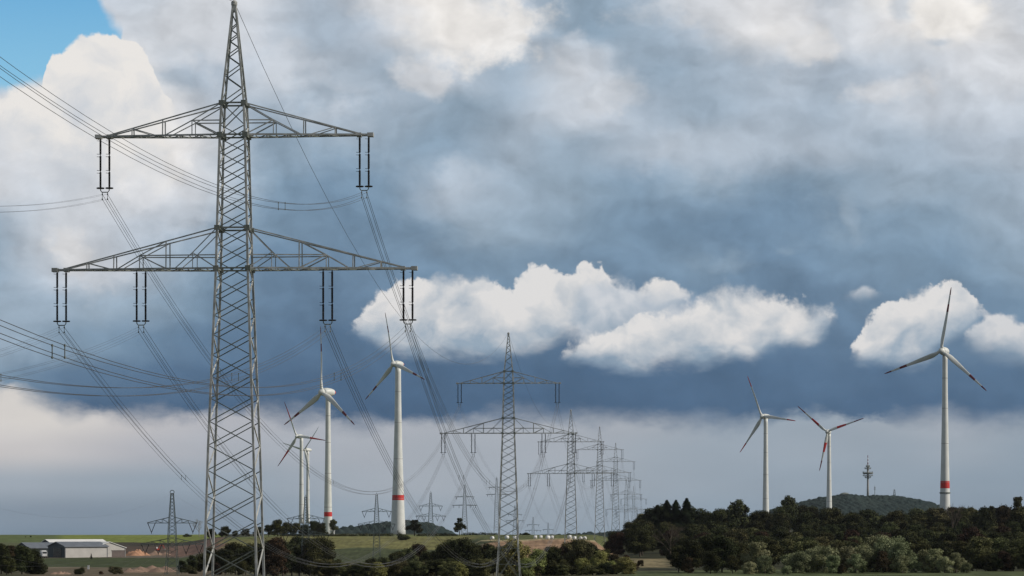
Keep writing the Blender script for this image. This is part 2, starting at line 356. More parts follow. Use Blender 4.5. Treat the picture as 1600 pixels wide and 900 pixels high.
def link(name, data, parent=None, loc=None):
    o = bpy.data.objects.new(name, data); C.objects.link(o)
    if parent is not None: o.parent = parent
    if loc is not None: o.location = loc
    return o
def tag(o, label=None, cat=None, group=None, kind=None):
    if label: o['label'] = label
    if cat: o['category'] = cat
    if group: o['group'] = group
    if kind: o['kind'] = kind
    return o
def thing(name, label, cat, loc, rz=0.0, group=None):
    o = link(name, None, None, loc); o.rotation_euler = (0, 0, rz); o.empty_display_size = 1.0
    return tag(o, label, cat, group)
KIDS = {}
def part(name, mesh, parent):
    o = link(name, mesh, parent); KIDS.setdefault(parent.name, []).append(o); return o
def copy_tree(o, parent=None):
    c = o.copy(); C.objects.link(c); c.parent = parent
    for ch in KIDS.get(o.name, []):
        d = copy_tree(ch, c); KIDS.setdefault(c.name, []).append(d)
    return c

# ------------------------------------------------------------------ terrain
TP = np.array([-1200, 0, 200, 280, 350, 450, 600, 690, 760, 880, 925, 960, 1030, 1200, 1600, 2600], float)
TD = np.array([-500, 300, 700, 850, 1000, 1150, 1280, 1400, 1500, 1600, 1700, 2000, 2400, 2700, 3500, 6000, 12000], float)
cL = [-10.7, -10.7, -11, -12.4, -13, -14, -14.3, -14, -13.6, -12.6, -11.5, -8.6, -4.4, -3.4, -12, -30, -60]
c35 = [-10.7, -10.7, -11, -13, -15, -16, -16, -13, -9, -5.5, -3.9, -4.2, -2.8, -2.8, -10, -30, -60]
cM = [-10.7, -10.7, -11, -14, -16, -17, -17, -12, -7, -3.3, -2.3, -2.3, -2.2, -3, -12, -30, -60]
c88 = [-10.7, -10.7, -11, -12, -12.5, -11.4, -6.7, -3.7, -2.6, -2.2, -2.2, -3.2, -8, -14, -20, -30, -60]
c76 = [-10.7, -10.7, -11, -12.5, -13.5, -12, -7.2, -3.8, -2.7, -2.3, -2.2, -2.6, -4, -8, -14, -30, -60]
c92 = [-10.7, -10.7, -11, -11.6, -12, -11, -7, -4.2, -3.1, -2.5, -2.2, -5, -12, -15, -20, -30, -60]
c96 = [-10.7, -10.7, -10.9, -11, -11.2, -10.8, -10.8, -10.8, -9.5, -7, -4, -10, -17, -17, -20, -30, -60]
c103 = [-10.7, -10.7, -10.8, -11, -10.8, -10.6, -10, -8, -6, -4, -3, -4, -5, -6, -10, -25, -60]
cR = [-10.7, -10.7, -10.8, -10.8, -10.8, -10.8, -9.5, -7, -5, -3.2, -1.5, 0, 1, 1, 0, -10, -60]
TT = np.array([cL, cL, cL, cL, c35, cM, cM, cM, c76, c88, c92, c96, c103, cR, cR, cR], float)   # [p, d]
def bump1(x, y):
    return (np.sin(x * .031 + 1.3) * np.sin(y * .023 + .4) + .6 * np.sin(x * .083 + y * .05) + .4 * np.sin(y * .11 - x * .07)) * 0.12
def ground(x, y):
    x = np.asarray(x, float); y = np.asarray(y, float)
    p = 800 + F * x / np.maximum(y, 250.0)
    p = np.clip(p, TP[0], TP[-1]); d = np.clip(y, TD[0], TD[-1])
    i = np.clip(np.searchsorted(TP, p) - 1, 0, len(TP) - 2); j = np.clip(np.searchsorted(TD, d) - 1, 0, len(TD) - 2)
    a = (p - TP[i]) / (TP[i + 1] - TP[i]); b = (d - TD[j]) / (TD[j + 1] - TD[j])
    a = a * a * (3 - 2 * a)
    z = (TT[i, j] * (1 - a) + TT[i + 1, j] * a) * (1 - b) + (TT[i, j + 1] * (1 - a) + TT[i + 1, j + 1] * a) * b
    return z + bump1(x, y)
def gz(x, y): return float(ground(x, y))

xs = np.concatenate([np.linspace(-6500, -900, 14), np.linspace(-800, -540, 8), np.arange(-525, 526, 5.0), np.linspace(540, 800, 8), np.linspace(900, 6500, 14)])
ys = np.concatenate([np.linspace(-450, 560, 18), np.arange(600, 2820, 8.0), np.linspace(2900, 11500, 30)])
GX, GY = np.meshgrid(xs, ys)
GZ = ground(GX, GY)
nv = GX.size; nxn = len(xs); nyn = len(ys)
co = np.stack([GX.ravel(), GY.ravel(), GZ.ravel()], 1)
ii, jj = np.meshgrid(np.arange(nxn - 1), np.arange(nyn - 1)); a0 = (jj * nxn + ii).ravel()
quads = np.stack([a0, a0 + 1, a0 + 1 + nxn, a0 + nxn], 1)
def np_mesh(name, co, faces, mats, smooth=False):
    me = bpy.data.meshes.new(name); k = faces.shape[1]
    me.vertices.add(len(co)); me.vertices.foreach_set('co', co.astype(np.float32).ravel())
    me.loops.add(faces.size); me.loops.foreach_set('vertex_index', faces.astype(np.int32).ravel())
    me.polygons.add(len(faces)); me.polygons.foreach_set('loop_start', np.arange(0, faces.size, k, dtype=np.int32))
    me.polygons.foreach_set('loop_total', np.full(len(faces), k, dtype=np.int32))
    if smooth: me.polygons.foreach_set('use_smooth', np.ones(len(faces), dtype=bool))
    for m in (mats if isinstance(mats, (list, tuple)) else [mats]): me.materials.append(m)
    me.update(calc_edges=True); me.validate()
    return me
# what grows or lies on each part of the ground (soil, meadow, stubble), as base colours with some sun and shade mixed in
def soil(px, D, x, y):
    wob = 14 * math.sin(x * .05 + y * .01) + 9 * math.sin(x * .13 + 2)
    D = D + wob; q = px + 5 * math.sin(y * .04) + 3 * math.sin(y * .11 + x * .1)
    if q < 350:
        if D > 2060: return (0.17, 0.205, 0.045) if q > 95 else (0.10, 0.13, 0.045)  # yellow-green strip, its colour brightened to look sunlit
        if D > 1880: return (0.05, 0.042, 0.03) if q > 170 else (0.09, 0.10, 0.045)
        if q > 262 and D > 1520: return (0.17, 0.105, 0.08)
        if D > 1600: return (0.085, 0.06, 0.045) if q > 165 else (0.075, 0.085, 0.04)
        if D > 1470: return (0.13, 0.11, 0.085)
        if D > 1090: return (0.052, 0.066, 0.026)
        if D > 1065: return (0.24, 0.20, 0.15) if q < 180 else (0.10, 0.09, 0.05)
        return (0.13, 0.105, 0.07) if q > 40 else (0.06, 0.06, 0.03)
    if q > 985 and q < 1042 and 860 < D < 1140: return (0.23, 0.19, 0.105)
    if q > 765 and q < 960 and 1160 < D < 1385: return (0.29, 0.19, 0.12)
    if q > 735 and q < 960 and 1385 <= D < 1400: return (0.36, 0.30, 0.18)
    if q < 960:
        if D > 1800: return (0.05, 0.055, 0.03)
        if q > 740 and D >= 1400: return (0.10, 0.115, 0.045)
        if D > 1640: return (0.13, 0.15, 0.05)
        if D > 1455: return (0.165, 0.16, 0.062)
        if D > 1330: return (0.062, 0.075, 0.034)  # dark green band, the slope's shading put into the field colour
        return (0.09, 0.085, 0.045)
    if D < 790: return (0.085, 0.105, 0.045)
    return (0.04, 0.042, 0.022)
px_ = 800 + F * co[:, 0] / np.maximum(co[:, 1], 250)
cols = np.ones((nv, 4), np.float32)
for k in range(nv): cols[k, :3] = soil(px_[k], co[k, 1], co[k, 0], co[k, 1])
gm = bpy.data.materials.new('fields'); gm.use_nodes = True
gt = gm.node_tree; gb = gt.nodes['Principled BSDF']; gb.inputs['Roughness'].default_value = 0.95; gb.inputs['Specular IOR Level'].default_value = 0.1
ga = gt.nodes.new('ShaderNodeAttribute'); ga.attribute_name = 'soil'
gg = gt.nodes.new('ShaderNodeNewGeometry')
gn = gt.nodes.new('ShaderNodeTexNoise'); gn.inputs['Scale'].default_value = 0.07; gn.inputs['Detail'].default_value = 8; gn.inputs['Roughness'].default_value = 0.65
gt.links.new(gg.outputs['Position'], gn.inputs['Vector'])
gr = gt.nodes.new('ShaderNodeMapRange'); gt.links.new(gn.outputs[0], gr.inputs[0]); gr.inputs[1].default_value = .3; gr.inputs[2].default_value = .7; gr.inputs[3].default_value = .6; gr.inputs[4].default_value = 1.35
gv = gt.nodes.new('ShaderNodeVectorMath'); gv.operation = 'MULTIPLY'; gv.inputs[1].default_value = (0.5, 0.035, 0.0); gt.links.new(gg.outputs['Position'], gv.inputs[0])
g2 = gt.nodes.new('ShaderNodeTexNoise'); g2.inputs['Scale'].default_value = 1.0; g2.inputs['Detail'].default_value = 4; gt.links.new(gv.outputs[0], g2.inputs['Vector'])
gr2 = gt.nodes.new('ShaderNodeMapRange'); gt.links.new(g2.outputs[0], gr2.inputs[0]); gr2.inputs[1].default_value = .35; gr2.inputs[2].default_value = .65; gr2.inputs[3].default_value = .75; gr2.inputs[4].default_value = 1.2
g3 = gt.nodes.new('ShaderNodeMath'); g3.operation = 'MULTIPLY'; gt.links.new(gr.outputs[0], g3.inputs[0]); gt.links.new(gr2.outputs[0], g3.inputs[1])
gx = gt.nodes.new('ShaderNodeVectorMath'); gx.operation = 'SCALE'; gt.links.new(ga.outputs['Color'], gx.inputs[0]); gt.links.new(g3.outputs[0], gx.inputs[3])
gt.links.new(gx.outputs[0], gb.inputs['Base Color'])
gme = np_mesh('ground', co, quads, gm, True)
at = gme.color_attributes.new('soil', 'FLOAT_COLOR', 'POINT'); at.data.foreach_set('color', cols.ravel())
tag(link('ground', gme), kind='structure')

# far wooded hills
def hill(name, prof, D, depth, label_kind='structure'):
    pxs = np.arange(prof[0][0], prof[-1][0] + .1, 3.5 * F / D); dd = np.arange(-depth, depth * .3, 5.0)
    PXm, DD = np.meshgrid(pxs, dd)
    crest = -(np.interp(PXm, [p for p, _ in prof], [y for _, y in prof]) - YH) * D / F
    rr = np.random.default_rng(5)
    gx_ = (PXm - 800) * D / F / 13.0 + DD * .01; gy_ = DD / 17.0
    gx_ = gx_ - gx_.min(); gy_ = gy_ - gy_.min(); ia, ib = gx_.astype(int), gy_.astype(int); fa, fb = gx_ - ia, gy_ - ib
    T = rr.random((ia.max() + 2, ib.max() + 2)) * .7 + .3
    lump = np.sin(np.pi * fa) ** .6 * np.sin(np.pi * fb) ** .6 * T[ia, ib] * 2.0 + rr.random(PXm.shape) * .25
    k = np.clip(1 - (DD / depth) ** 2, 0, 1) ** 1.3
    base = -25.0
    z = base + (crest - base) * k + lump * 3.6 - 3.0
    xx = (PXm - 800) * D / F
    cc = np.stack([xx.ravel(), (DD + D).ravel(), z.ravel()], 1)
    n1_, n2_ = len(pxs), len(dd); a_, b_ = np.meshgrid(np.arange(n1_ - 1), np.arange(n2_ - 1)); q0 = (b_ * n1_ + a_).ravel()
    o = link(name, np_mesh(name, cc, np.stack([q0, q0 + 1, q0 + 1 + n1_, q0 + n1_], 1), MT['hill']))
    return tag(o, kind='structure')
hill('hill', [(1100, 835), (1160, 826), (1200, 800), (1240, 788), (1280, 779), (1318, 774), (1340, 776), (1380, 775.5), (1410, 778), (1440, 784), (1470, 795), (1500, 806), (1560, 822), (1600, 832)], 6000.0, 700.0)
hill('hill', [(470, 840), (510, 830), (545, 825), (575, 822), (600, 818), (625, 815), (650, 815), (672, 819), (690, 825), (704, 832), (716, 840)], 4500.0, 350.0)
hill('hill', [(860, 838), (920, 834), (980, 832), (1040, 831), (1120, 836)], 5200.0, 300.0)

# ------------------------------------------------------------------ large lattice pylons
WZ = [0, 7, 17.6, 25.8, 32.6, 36.0, 43.7, 46.35, 53.8, 54.6]
WW = [5.3, 4.35, 3.78, 3.15, 2.65, 2.5, 2.1, 1.85, 0.32, 0.2]
ZL, ZU, ZT = 32.6, 43.7, 54.55
INS = [('upper arm left', -10.87, ZU), ('upper arm right', 10.87, ZU), ('lower arm outer left', -14.52, ZL), ('lower arm inner left', -7.82, ZL),
       ('lower arm inner right', 7.82, ZL), ('lower arm outer right', 14.52, ZL)]
HANG = 4.55
def hw(z): return float(np.interp(z, WZ, WW)) / 2
def pylon_meshes(ext=0.0, thick=1.0):
    out = {}
    def cw(z): return hw(z) if z >= 0 else hw(0) - z * 0.075
    zlist = sorted(set([-ext, 0.0, 7.0, 17.6, 25.8, 32.6, 36.0, 43.7, 46.35]))
    legs = []
    for sx, sy in ((-1, -1), (1, -1), (1, 1), (-1, 1)):
        m = MB()
        for a, b in zip(zlist[:-1], zlist[1:]):
            m.beam((sx * cw(a), sy * cw(a), a), (sx * cw(b), sy * cw(b), b), 0.18 * thick)
        m.box((sx * cw(-ext) - .35, sy * cw(-ext) - .35, -ext - 1.0), (sx * cw(-ext) + .35, sy * cw(-ext) + .35, -ext + 0.15))
        legs.append(m.mesh('leg', MT['steel']))
    out['leg'] = legs
    m = MB(); z = 7.0; th = 0.078 * thick
    lv = [7.0]
    while lv[-1] < 46.35 - 0.9:
        lv.append(lv[-1] + max(1.1, 0.53 * 2 * cw(lv[-1])))
    lv[-1] = 46.35
    for i, (a, b) in enumerate(zip(lv[:-1], lv[1:])):
        wa, wb = cw(a), cw(b)
        m.beam((-wa, -wa, a), (wb, -wb, b), th); m.beam((wa, -wa, a), (-wb, -wb, b), th)
        m.beam((-wa, wa, a), (wb, wb, b), th)
        for sx in (-1, 1):
            s = 1 if i % 2 else -1
            m.beam((sx * wa, s * wa, a), (sx * wb, -s * wb, b), th * 1.15, mi=1)  # sunlit side lacing, glints painted by a brighter steel
    z0 = -ext
    segs = [(z0, 7.0)] if ext < 1 else [(z0, 0.5), (0.5, 7.0)]
    for a, b in segs:
        wa, wb = cw(a), cw(b); mid = (a + b) / 2; wm = cw(mid)
        for ax in (0, 1):
            for s in (-1, 1):
                def pt(u, w_, z_): return (u * w_, s * w_, z_) if ax == 0 else (s * w_, u * w_, z_)
                m.beam(pt(-1, wa, a), pt(1, wb, b), th * 1.2); m.beam(pt(1, wa, a), pt(-1, wb, b), th * 1.2)
                m.beam(pt(-1, wb, b), pt(1, wb, b), th); m.beam(pt(-1, wm, mid), pt(1, wm, mid), th * .8)
    for zz in (ZL, ZL + 3.36, ZU, 46.35):
        w = cw(zz)
        for s in (-1, 1):
            m.beam((-w, s * w, zz), (w, s * w, zz), .13 * thick); m.beam((s * w, -w, zz), (s * w, w, zz), .13 * thick)
            for t in (-1, 1): m.box((s * w - .22, t * w - .13, zz - .2), (s * w + .22, t * w + .13, zz + .2))
    out['bracing'] = m.mesh('bracing', [MT['steel_dark'], MT['steel_sunlit']])
    m = MB()
    lv = [46.35]
    while lv[-1] < 53.2: lv.append(lv[-1] + max(.45, .66 * 2 * cw(lv[-1])))
    lv[-1] = 53.8
    for i, (a, b) in enumerate(zip(lv[:-1], lv[1:])):
        wa, wb = cw(a), cw(b); s = 1 if i % 2 else -1
        for t in (-1, 1):
            m.beam((s * wa, t * wa, a), (-s * wb, t * wb, b), .075 * thick, mi=1); m.beam((t * wa, s * wa, a), (t * wb, -s * wb, b), .075 * thick, mi=1)
    for sx in (-1, 1):
        for sy in (-1, 1): m.beam((sx * cw(46.35), sy * cw(46.35), 46.35), (sx * .13, sy * .13, 54.3), .15 * thick)
    m.box((-.2, -.2, 54.0), (.2, .2, 54.75)); m.lathe([(.12, 54.4), (.26, 54.6), (.26, 54.85), (.1, 55.0)], 10)
    out['peak'] = m.mesh('peak', [MT['steel'], MT['steel_dark']])
    def arm(zb, h, L, posts, node, small, th2):
        m = MB(); w = cw(zb); wt = cw(zb + h); k = thick
        def yb(x): return w + (0.28 - w) * (x - w) / (L - w)      # chord half-distance in plan
        Lt = L - 1.0
        def zt(x): return h + (0.12 - h) * (x - wt) / (Lt - wt)
        def yt(x): return wt + (0.28 - wt) * (x - wt) / (Lt - wt)
        for sx in (-1, 1):
            for sy in (-1, 1):
                def B(x, z=0.0): return (sx * x, sy * yb(x), zb + z)
                def T(x): return (sx * x, sy * yt(x), zb + zt(x))
                m.beam(B(w), B(L), .105 * k, .145 * k); m.beam(T(wt), T(Lt), .09 * k, .10 * k)
                for x in posts: m.beam(B(x), T(x), .09 * k)
                nx, nz = node
                m.beam((sx * wt, sy * wt, zb + nz), (sx * nx, sy * yb(nx), zb + nz), .09 * k)
                m.beam(B(nx), B(nx, nz), .07 * k)
                if small:
                    qx, qz = small
                    m.beam(B(qx), B(qx, qz), .06 * k)
                    m.beam((sx * wt, sy * wt, zb + h), B(qx, qz), .07 * k); m.beam(B(qx, qz), B(w), .07 * k); m.beam(B(qx, qz), B(qx + 1.5), .07 * k)
                    p1 = posts[0]
                    m.beam(T(p1), B(nx, nz), .08 * k); m.beam(B(nx, nz), B(nx - 2.2), .09 * k); m.beam(B(nx, nz), B(nx + 1.9), .08 * k)
                    m.beam(B(qx + 1.5), B(qx, qz), .06 * k); m.beam(B(p1 - .1), B(nx - 1.0, nz * .55), .05 * k)
                else:
                    m.beam((sx * wt, sy * wt, zb + h), B(nx, nz), .08 * k); m.beam(B(nx, nz), B(w), .09 * k); m.beam(B(nx, nz), B(nx + 2.3), .08 * k)
                m.beam(T(posts[-1]), B(posts[-1] - 2.1), .07 * k)
            n = int((L - w) / .8)
            for i in range(n):
                xa = w + (L - w) * i / n; xb = w + (L - w) * (i + 1) / n; s = 1 if i % 2 else -1
                m.beam((sx * xa, s * yb(xa), zb - .05), (sx * xb, -s * yb(xb), zb - .05), .06 * k, mi=1)
                m.beam((sx * xb, -yb(xb), zb - .05), (sx * xb, yb(xb), zb - .05), .05 * k, mi=1)
            m.box((sx * L - .25, -.36, zb - .16), (sx * L + .25, .36, zb + .16))
            m.box((sx * (L - .95) - .2, -.36, zb - .16), (sx * (L - .95) + .2, .36, zb + .16))
        return m.mesh('crossarm', [MT['steel'], MT['steel_dark']])
    out['arms'] = [arm(ZU, 2.65, 11.4, [5.9, 8.5], (3.4, 1.2), None, 1), arm(ZL, 3.36, 15.05, [5.56, 10.0, 12.3], (7.8, 1.1), (3.3, 1.3), 1)]
    # insulator set around its own hanging point (arm underside)
    st = MB(); k = max(1.0, thick * .9)
    prof = [(.04, 0), (.04, -.22)]
    for a in range(3):
        z0_ = -.22 - a * 1.36
        nn = 14
        prof += [(.06, z0_)]
        for i in range(nn):
            zz = z0_ - .05 - i * (1.22 / nn)
            prof += [(.105 * k, zz), (.065 * k, zz - .045)]
        prof += [(.04, z0_ - 1.3), (.04, z0_ - 1.36)]
    st.lathe(prof, 8)
    for a in range(1, 3):
        for dz in (-.1, .12):
            z0_ = -.22 - a * 1.36 + dz
            st.beam((0, 0, z0_), (-.3, 0, z0_ + .03), .035 * k); st.beam((0, 0, z0_), (0.0, -.3, z0_ + .03), .03 * k)
    st.beam((0, 0, -.35), (-.3, 0, -.32), .03 * k)
    ring = [(.30 * math.cos(t), .30 * math.sin(t), -4.28) for t in [2 * math.pi * i / 12 for i in range(13)]]
    st.tube(ring, .05 * k, 5); st.beam((-.3, 0, -4.28), (.3, 0, -4.28), .05 * k); st.beam((0, -.3, -4.28), (0, .3, -4.28), .05 * k)
    out['string'] = st.mesh('insulator_string', MT['porcelain'])
    yk = MB()
    yk.tube([(-.37, 0, -4.28), (-.36, 0, -4.48), (-.25, 0, -4.62), (.25, 0, -4.62), (.36, 0, -4.48), (.37, 0, -4.28)], .045 * k, 5)
    for s in (-1, 1):
        yk.beam((s * .22, 0, -4.6), (s * .22, 0, -5.18), .035 * k)
        for zz in (-4.78, -5.2): yk.lathe([(.03, zz - .07), (.06, zz - .03), (.06, zz + .03), (.03, zz + .07)], 6, (s * .22, 0, 0))
    out['yoke'] = yk.mesh('yoke', MT['steel_dark'])
    return out
def build_pylon(ms, label, loc, rz):
    t = thing('transmission_pylon', label, 'pylon', loc, rz, 'large lattice pylons in line across the fields')
    for l in ms['leg']: part('leg', l, t)
    part('bracing', ms['bracing'], t); part('peak', ms['peak'], t)
    for a in ms['arms']: part('crossarm', a, t)
    for nm, x, z in INS:
        y = part('yoke', ms['yoke'], t); y.location = (x, 0, z)
        for s in (-.375, .375):
            i = part('insulator_string', ms['string'], y); i.location = (s, 0, 0)
    return t
mA = pylon_meshes(0, 1.0); mB = pylon_meshes(0, 1.0); mC = pylon_meshes(6.3, 1.0)
PY = [  # px, D, top row, label
    (366.0, 240.0, 5.0, 'huge lattice pylon in the left foreground, much the largest, its foot out of view'),
    (794.5, 640.0, 521.0, 'second largest lattice pylon, standing in the yellow-green bushes in the middle'),
    (892.0, 1008.0, 641.0, 'third lattice pylon of the row, standing behind the bushes at the tan bale field'),
    (937.0, 1393.0, 667.0, 'fourth lattice pylon of the row, its foot at the corner of the dark wood'),
    (962.0, 1719.0, 692.5, 'fifth lattice pylon of the row, faint behind the edge of the dark wood'),
    (978.5, 2114.0, 749.0, 'sixth lattice pylon of the row, faint and small behind the wood'),
    (990.0, 2500.0, 760.0, 'seventh and smallest lattice pylon of the row, farthest away above the wood')]
ANG = -0.0560
pyl = []
protoB = None
for i, (px, D, ty, lab) in enumerate(PY):
    zt = Z(ty, D); base = zt - 54.75
    loc = (X(px, D), D, base)
    if i == 0: t = build_pylon(mA, lab, loc, ANG)
    elif i == 1: protoB = t = build_pylon(mB, lab, loc, ANG)
    elif i == 3: t = build_pylon(mC, lab, loc, ANG)
    else: t = copy_tree(protoB); t['label'] = lab; t.location = loc
    pyl.append(loc)

# ------------------------------------------------------------------ conductors
def att(loc, x, z):
    c, s = math.cos(ANG), math.sin(ANG)
    return Vector((loc[0] + c * x, loc[1] + s * x, loc[2] + z))
def curve_pts(a, b, sag, n, dx=0, dz=0):
    r = []
    for i in range(n + 1):
        t = i / n; p = a.lerp(b, t); r.append(Vector((p.x + dx, p.y, p.z - 4 * sag * t * (1 - t) + dz)))
    return r
def bundle(label, a, b, sag, group, r=0.018, spacers=0, n=28, wires=4):
    t = thing('conductor_bundle', label, 'power line', a, 0, group)
    offs = [(-.22, .22), (.22, .22), (-.22, -.20), (.22, -.20)]
    for dx, dz in offs[:wires]:
        m = MB(); m.tube([p - a for p in curve_pts(a, b, sag, n, dx, dz)], r, 4)
        part('wire', m.mesh('wire', MT['cable']), t)
    for k in range(spacers):
        tt = (k + .6) / spacers; p = a.lerp(b, tt); p = Vector((p.x, p.y, p.z - 4 * sag * tt * (1 - tt))) - a
        for s in (-.22, .22):
            m = MB(); m.beam(p + Vector((s, 0, -.25)), p + Vector((s, 0, .27)), .035)
            for zz in (.22, -.2): m.box(p + Vector((s - .03, -.08, zz - .03)), p + Vector((s + .03, .08, zz + .03)))
            part('spacer', m.mesh('spacer', MT['steel_dark']), t)
    return t
P0 = (-36.6, -20.0, pyl[0][2] + 0.0)
ordn = ['first', 'second', 'third', 'fourth', 'fifth', 'sixth', 'seventh']
for nm, x, z in INS:
    zz = z - HANG - .45
    rr_ = .0075 if nm.endswith('left') else .013
    bundle('wire bundle leaving the foreground pylon leftwards from its %s' % nm,
           att(pyl[0], x, zz), att(P0, x, zz), 10.6, 'conductor bundles leaving the foreground pylon to the left', rr_, 3, 40)
    for k in range(len(pyl) - 1):
        a, b = att(pyl[k], x, zz), att(pyl[k + 1], x, zz)
        L = (b - a).length; sag = 22.0 if k == 0 else 22.0 * (L / 400) ** 2 * .8
        bundle('wire bundle, %s, between the %s and %s large pylons' % (nm, ordn[k], ordn[k + 1]),
               a, b, sag, 'conductor bundles between the large pylons', 0.019 if k == 0 else 0.010, 4 if k == 0 else 0, 32)
def single(name, label, cat, a, b, sag, r, group, n=24):
    m = MB(); m.tube([p - a for p in curve_pts(a, b, sag, n)], r, 4)
    o = link(name, m.mesh(name, MT['cable']), None, a); return tag(o, label, cat, group)
for k in range(len(pyl) - 1):
    single('earth_wire', 'thin single wire joining the tops of the %s and %s large pylons' % (ordn[k], ordn[k + 1]), 'power line',
           att(pyl[k], 0, ZT + .3), att(pyl[k + 1], 0, ZT + .3), 16.5 if k == 0 else 12, 0.022, 'earth wires on the large pylons')
single('earth_wire', 'thin single wire leaving the very top of the foreground pylon upwards to the left', 'power line', att(pyl[0], 0, ZT + .3), att(P0, 0, ZT + .3), 8, 0.02, 'earth wires on the large pylons')

# ------------------------------------------------------------------ the line of smaller pylons
def small_pylon(label, px, D, top_y, H, style, group='small pylons of the second line', thick=1.0, ring=False):
    zt = Z(top_y, D); t = thing('small_pylon', label, 'pylon', (X(px, D), D, zt - H), -0.06, group)
    mat = MT['steel_green'] if style == 'V' else MT['steel_pale']
    zu, zl = H - 7.8, H - 13.4; k = thick
    wt, wu, wb = .35, .85, (1.35 if style == 'V' else 1.6)
    def w(z): return float(np.interp(z, [0, zl, zu, H], [wb + .5, wu + .25, wu, wt]))
    m = MB()
    for sx in (-1, 1):
        for sy in (-1, 1):
            for a, b in ((0, zl), (zl, zu), (zu, H)): m.beam((sx * w(a), sy * w(a), a - (1 if a == 0 else 0)), (sx * w(b), sy * w(b), b), .12 * k)
    z = 0.0; i = 0
    while z < H - .6:
        a = z; b = min(H, z + max(.9, 1.05 * w(z))); s = 1 if i % 2 else -1
        for q in (-1, 1):
            m.beam((s * w(a), q * w(a), a), (-s * w(b), q * w(b), b), .06 * k); m.beam((q * w(a), s * w(a), a), (q * w(b), -s * w(b), b), .06 * k)
            m.beam((-s * w(a), q * w(a), a), (s * w(b), q * w(b), b), .05 * k)
        z = b; i += 1
    part('lattice_tower', m.mesh('lattice_tower', mat), t)
    if ring:
        m = MB(); m.tube([(.55 * math.cos(q), 0, H + .35 + .5 * math.sin(q)) for q in [2 * math.pi * i / 14 for i in range(15)]], .1, 5)
        m.beam((-.5, 0, H), (.5, 0, H), .12)
        part('top_ring', m.mesh('top_ring', mat), t)
    else:
        m = MB(); m.beam((0, 0, H), (0, 0, H + .6), .14 * k); part('tip', m.mesh('tip', mat), t)
    for zb, L in ((zu, 6.6), (zl, 8.4)):
        m = MB(); ww = w(zb); h = 1.5 if style == 'V' else .55
        for sx in (-1, 1):
            for sy in (-1, 1):
                m.beam((sx * ww, sy * ww, zb), (sx * L, sy * .15, zb), .15 * k); m.beam((sx * w(zb + h), sy * w(zb + h), zb + h), (sx * L, sy * .15, zb + .1), .12 * k)
                for f in (.3, .6):
                    xx = ww + (L - ww) * f; yy = ww + (.15 - ww) * f; hh = h * (1 - f)
                    m.beam((sx * xx, sy * yy, zb), (sx * xx, sy * yy, zb + hh), .07 * k); m.beam((sx * xx, sy * yy, zb + hh), (sx * (xx - (L - ww) * .3), sy * (yy - (.15 - ww) * .3), zb), .07 * k)
        part('crossarm', m.mesh('crossarm', mat), t)
    pos = [(-5.5, zu), (5.5, zu), (-7.2, zl), (-3.7, zl), (3.7, zl), (7.2, zl)]
    for x, z in pos:
        m = MB()
        if style == 'V':
            for s in (-1, 1): m.tube([(x + s * 1.0, 0, z), (x, 0, z - 2.5)], .09 * k, 5)
            m.beam((x, 0, z - 2.4), (x, 0, z - 2.9), .1 * k)
        else: m.tube([(x, 0, z), (x, 0, z - 1.6)], .1 * k, 5)
        part('insulator', m.mesh('insulator', MT['porcelain']), t)
    drop = 2.8 if style == 'V' else 1.6
    return [(X(px, D) + math.cos(-.06) * x, D + math.sin(-.06) * x, zt - H + z - drop) for x, z in pos] + [(X(px, D), D, zt)]
SM = [small_pylon('small dark pylon at left with a ring on its tip, left of the huge pylon', 269, 760, 771, 23, 'V', ring=True, thick=1.1),
      small_pylon('small dark pylon standing in front of the two closely paired wind turbines', 477.7, 1013, 776, 27, 'V', thick=1.1),
      small_pylon('small grey pylon with hanging V insulators just left of the thick turbine tower', 588.5, 1280, 772, 34, 'V', thick=1.15),
      small_pylon('small pylon with two crossarms before the low wooded hill, right of the thick tower', 673, 1604, 769, 25, 'V', thick=1.2),
      small_pylon('pale small pylon beside the lone round tree on the ridge', 726, 1900, 758, 33, 'T', thick=1.5),
      small_pylon('pale small pylon just left of the second large pylon', 776, 2250, 746, 42, 'T', thick=1.5),
      small_pylon('tiny faint pylon just right of the second large pylon', 804.5, 2550, 790, 28, 'T', thick=1.4),
      small_pylon('tiny faint pylon, left one of the pair above the white bales', 833, 2900, 808, 28, 'T', thick=1.5),
      small_pylon('tiny faint pylon, right one of the pair above the white bales', 856.5, 3300, 817, 28, 'T', thick=1.6)]
S0 = [(p[0] - 17.5, p[1] - 270, p[2] + 2) for p in SM[0]]
allS = [S0] + SM
pn = ['upper left', 'upper right', 'outer left', 'inner left', 'inner right', 'outer right', 'top']
so_ = ['left picture edge and the ringed', 'ringed and the second', 'second and the third', 'third and the fourth', 'fourth and the fifth', 'fifth and the sixth']
for k in range(6):
    for j in range(7):
        single('conductor', 'thin %s wire between the %s small pylon' % (pn[j], so_[k]) if k else 'thin %s wire from the ringed small pylon towards the left picture edge' % pn[j],
               'power line', Vector(allS[k][j]), Vector(allS[k + 1][j]), 8.0, 0.010, 'thin wires of the small pylon line', 16)

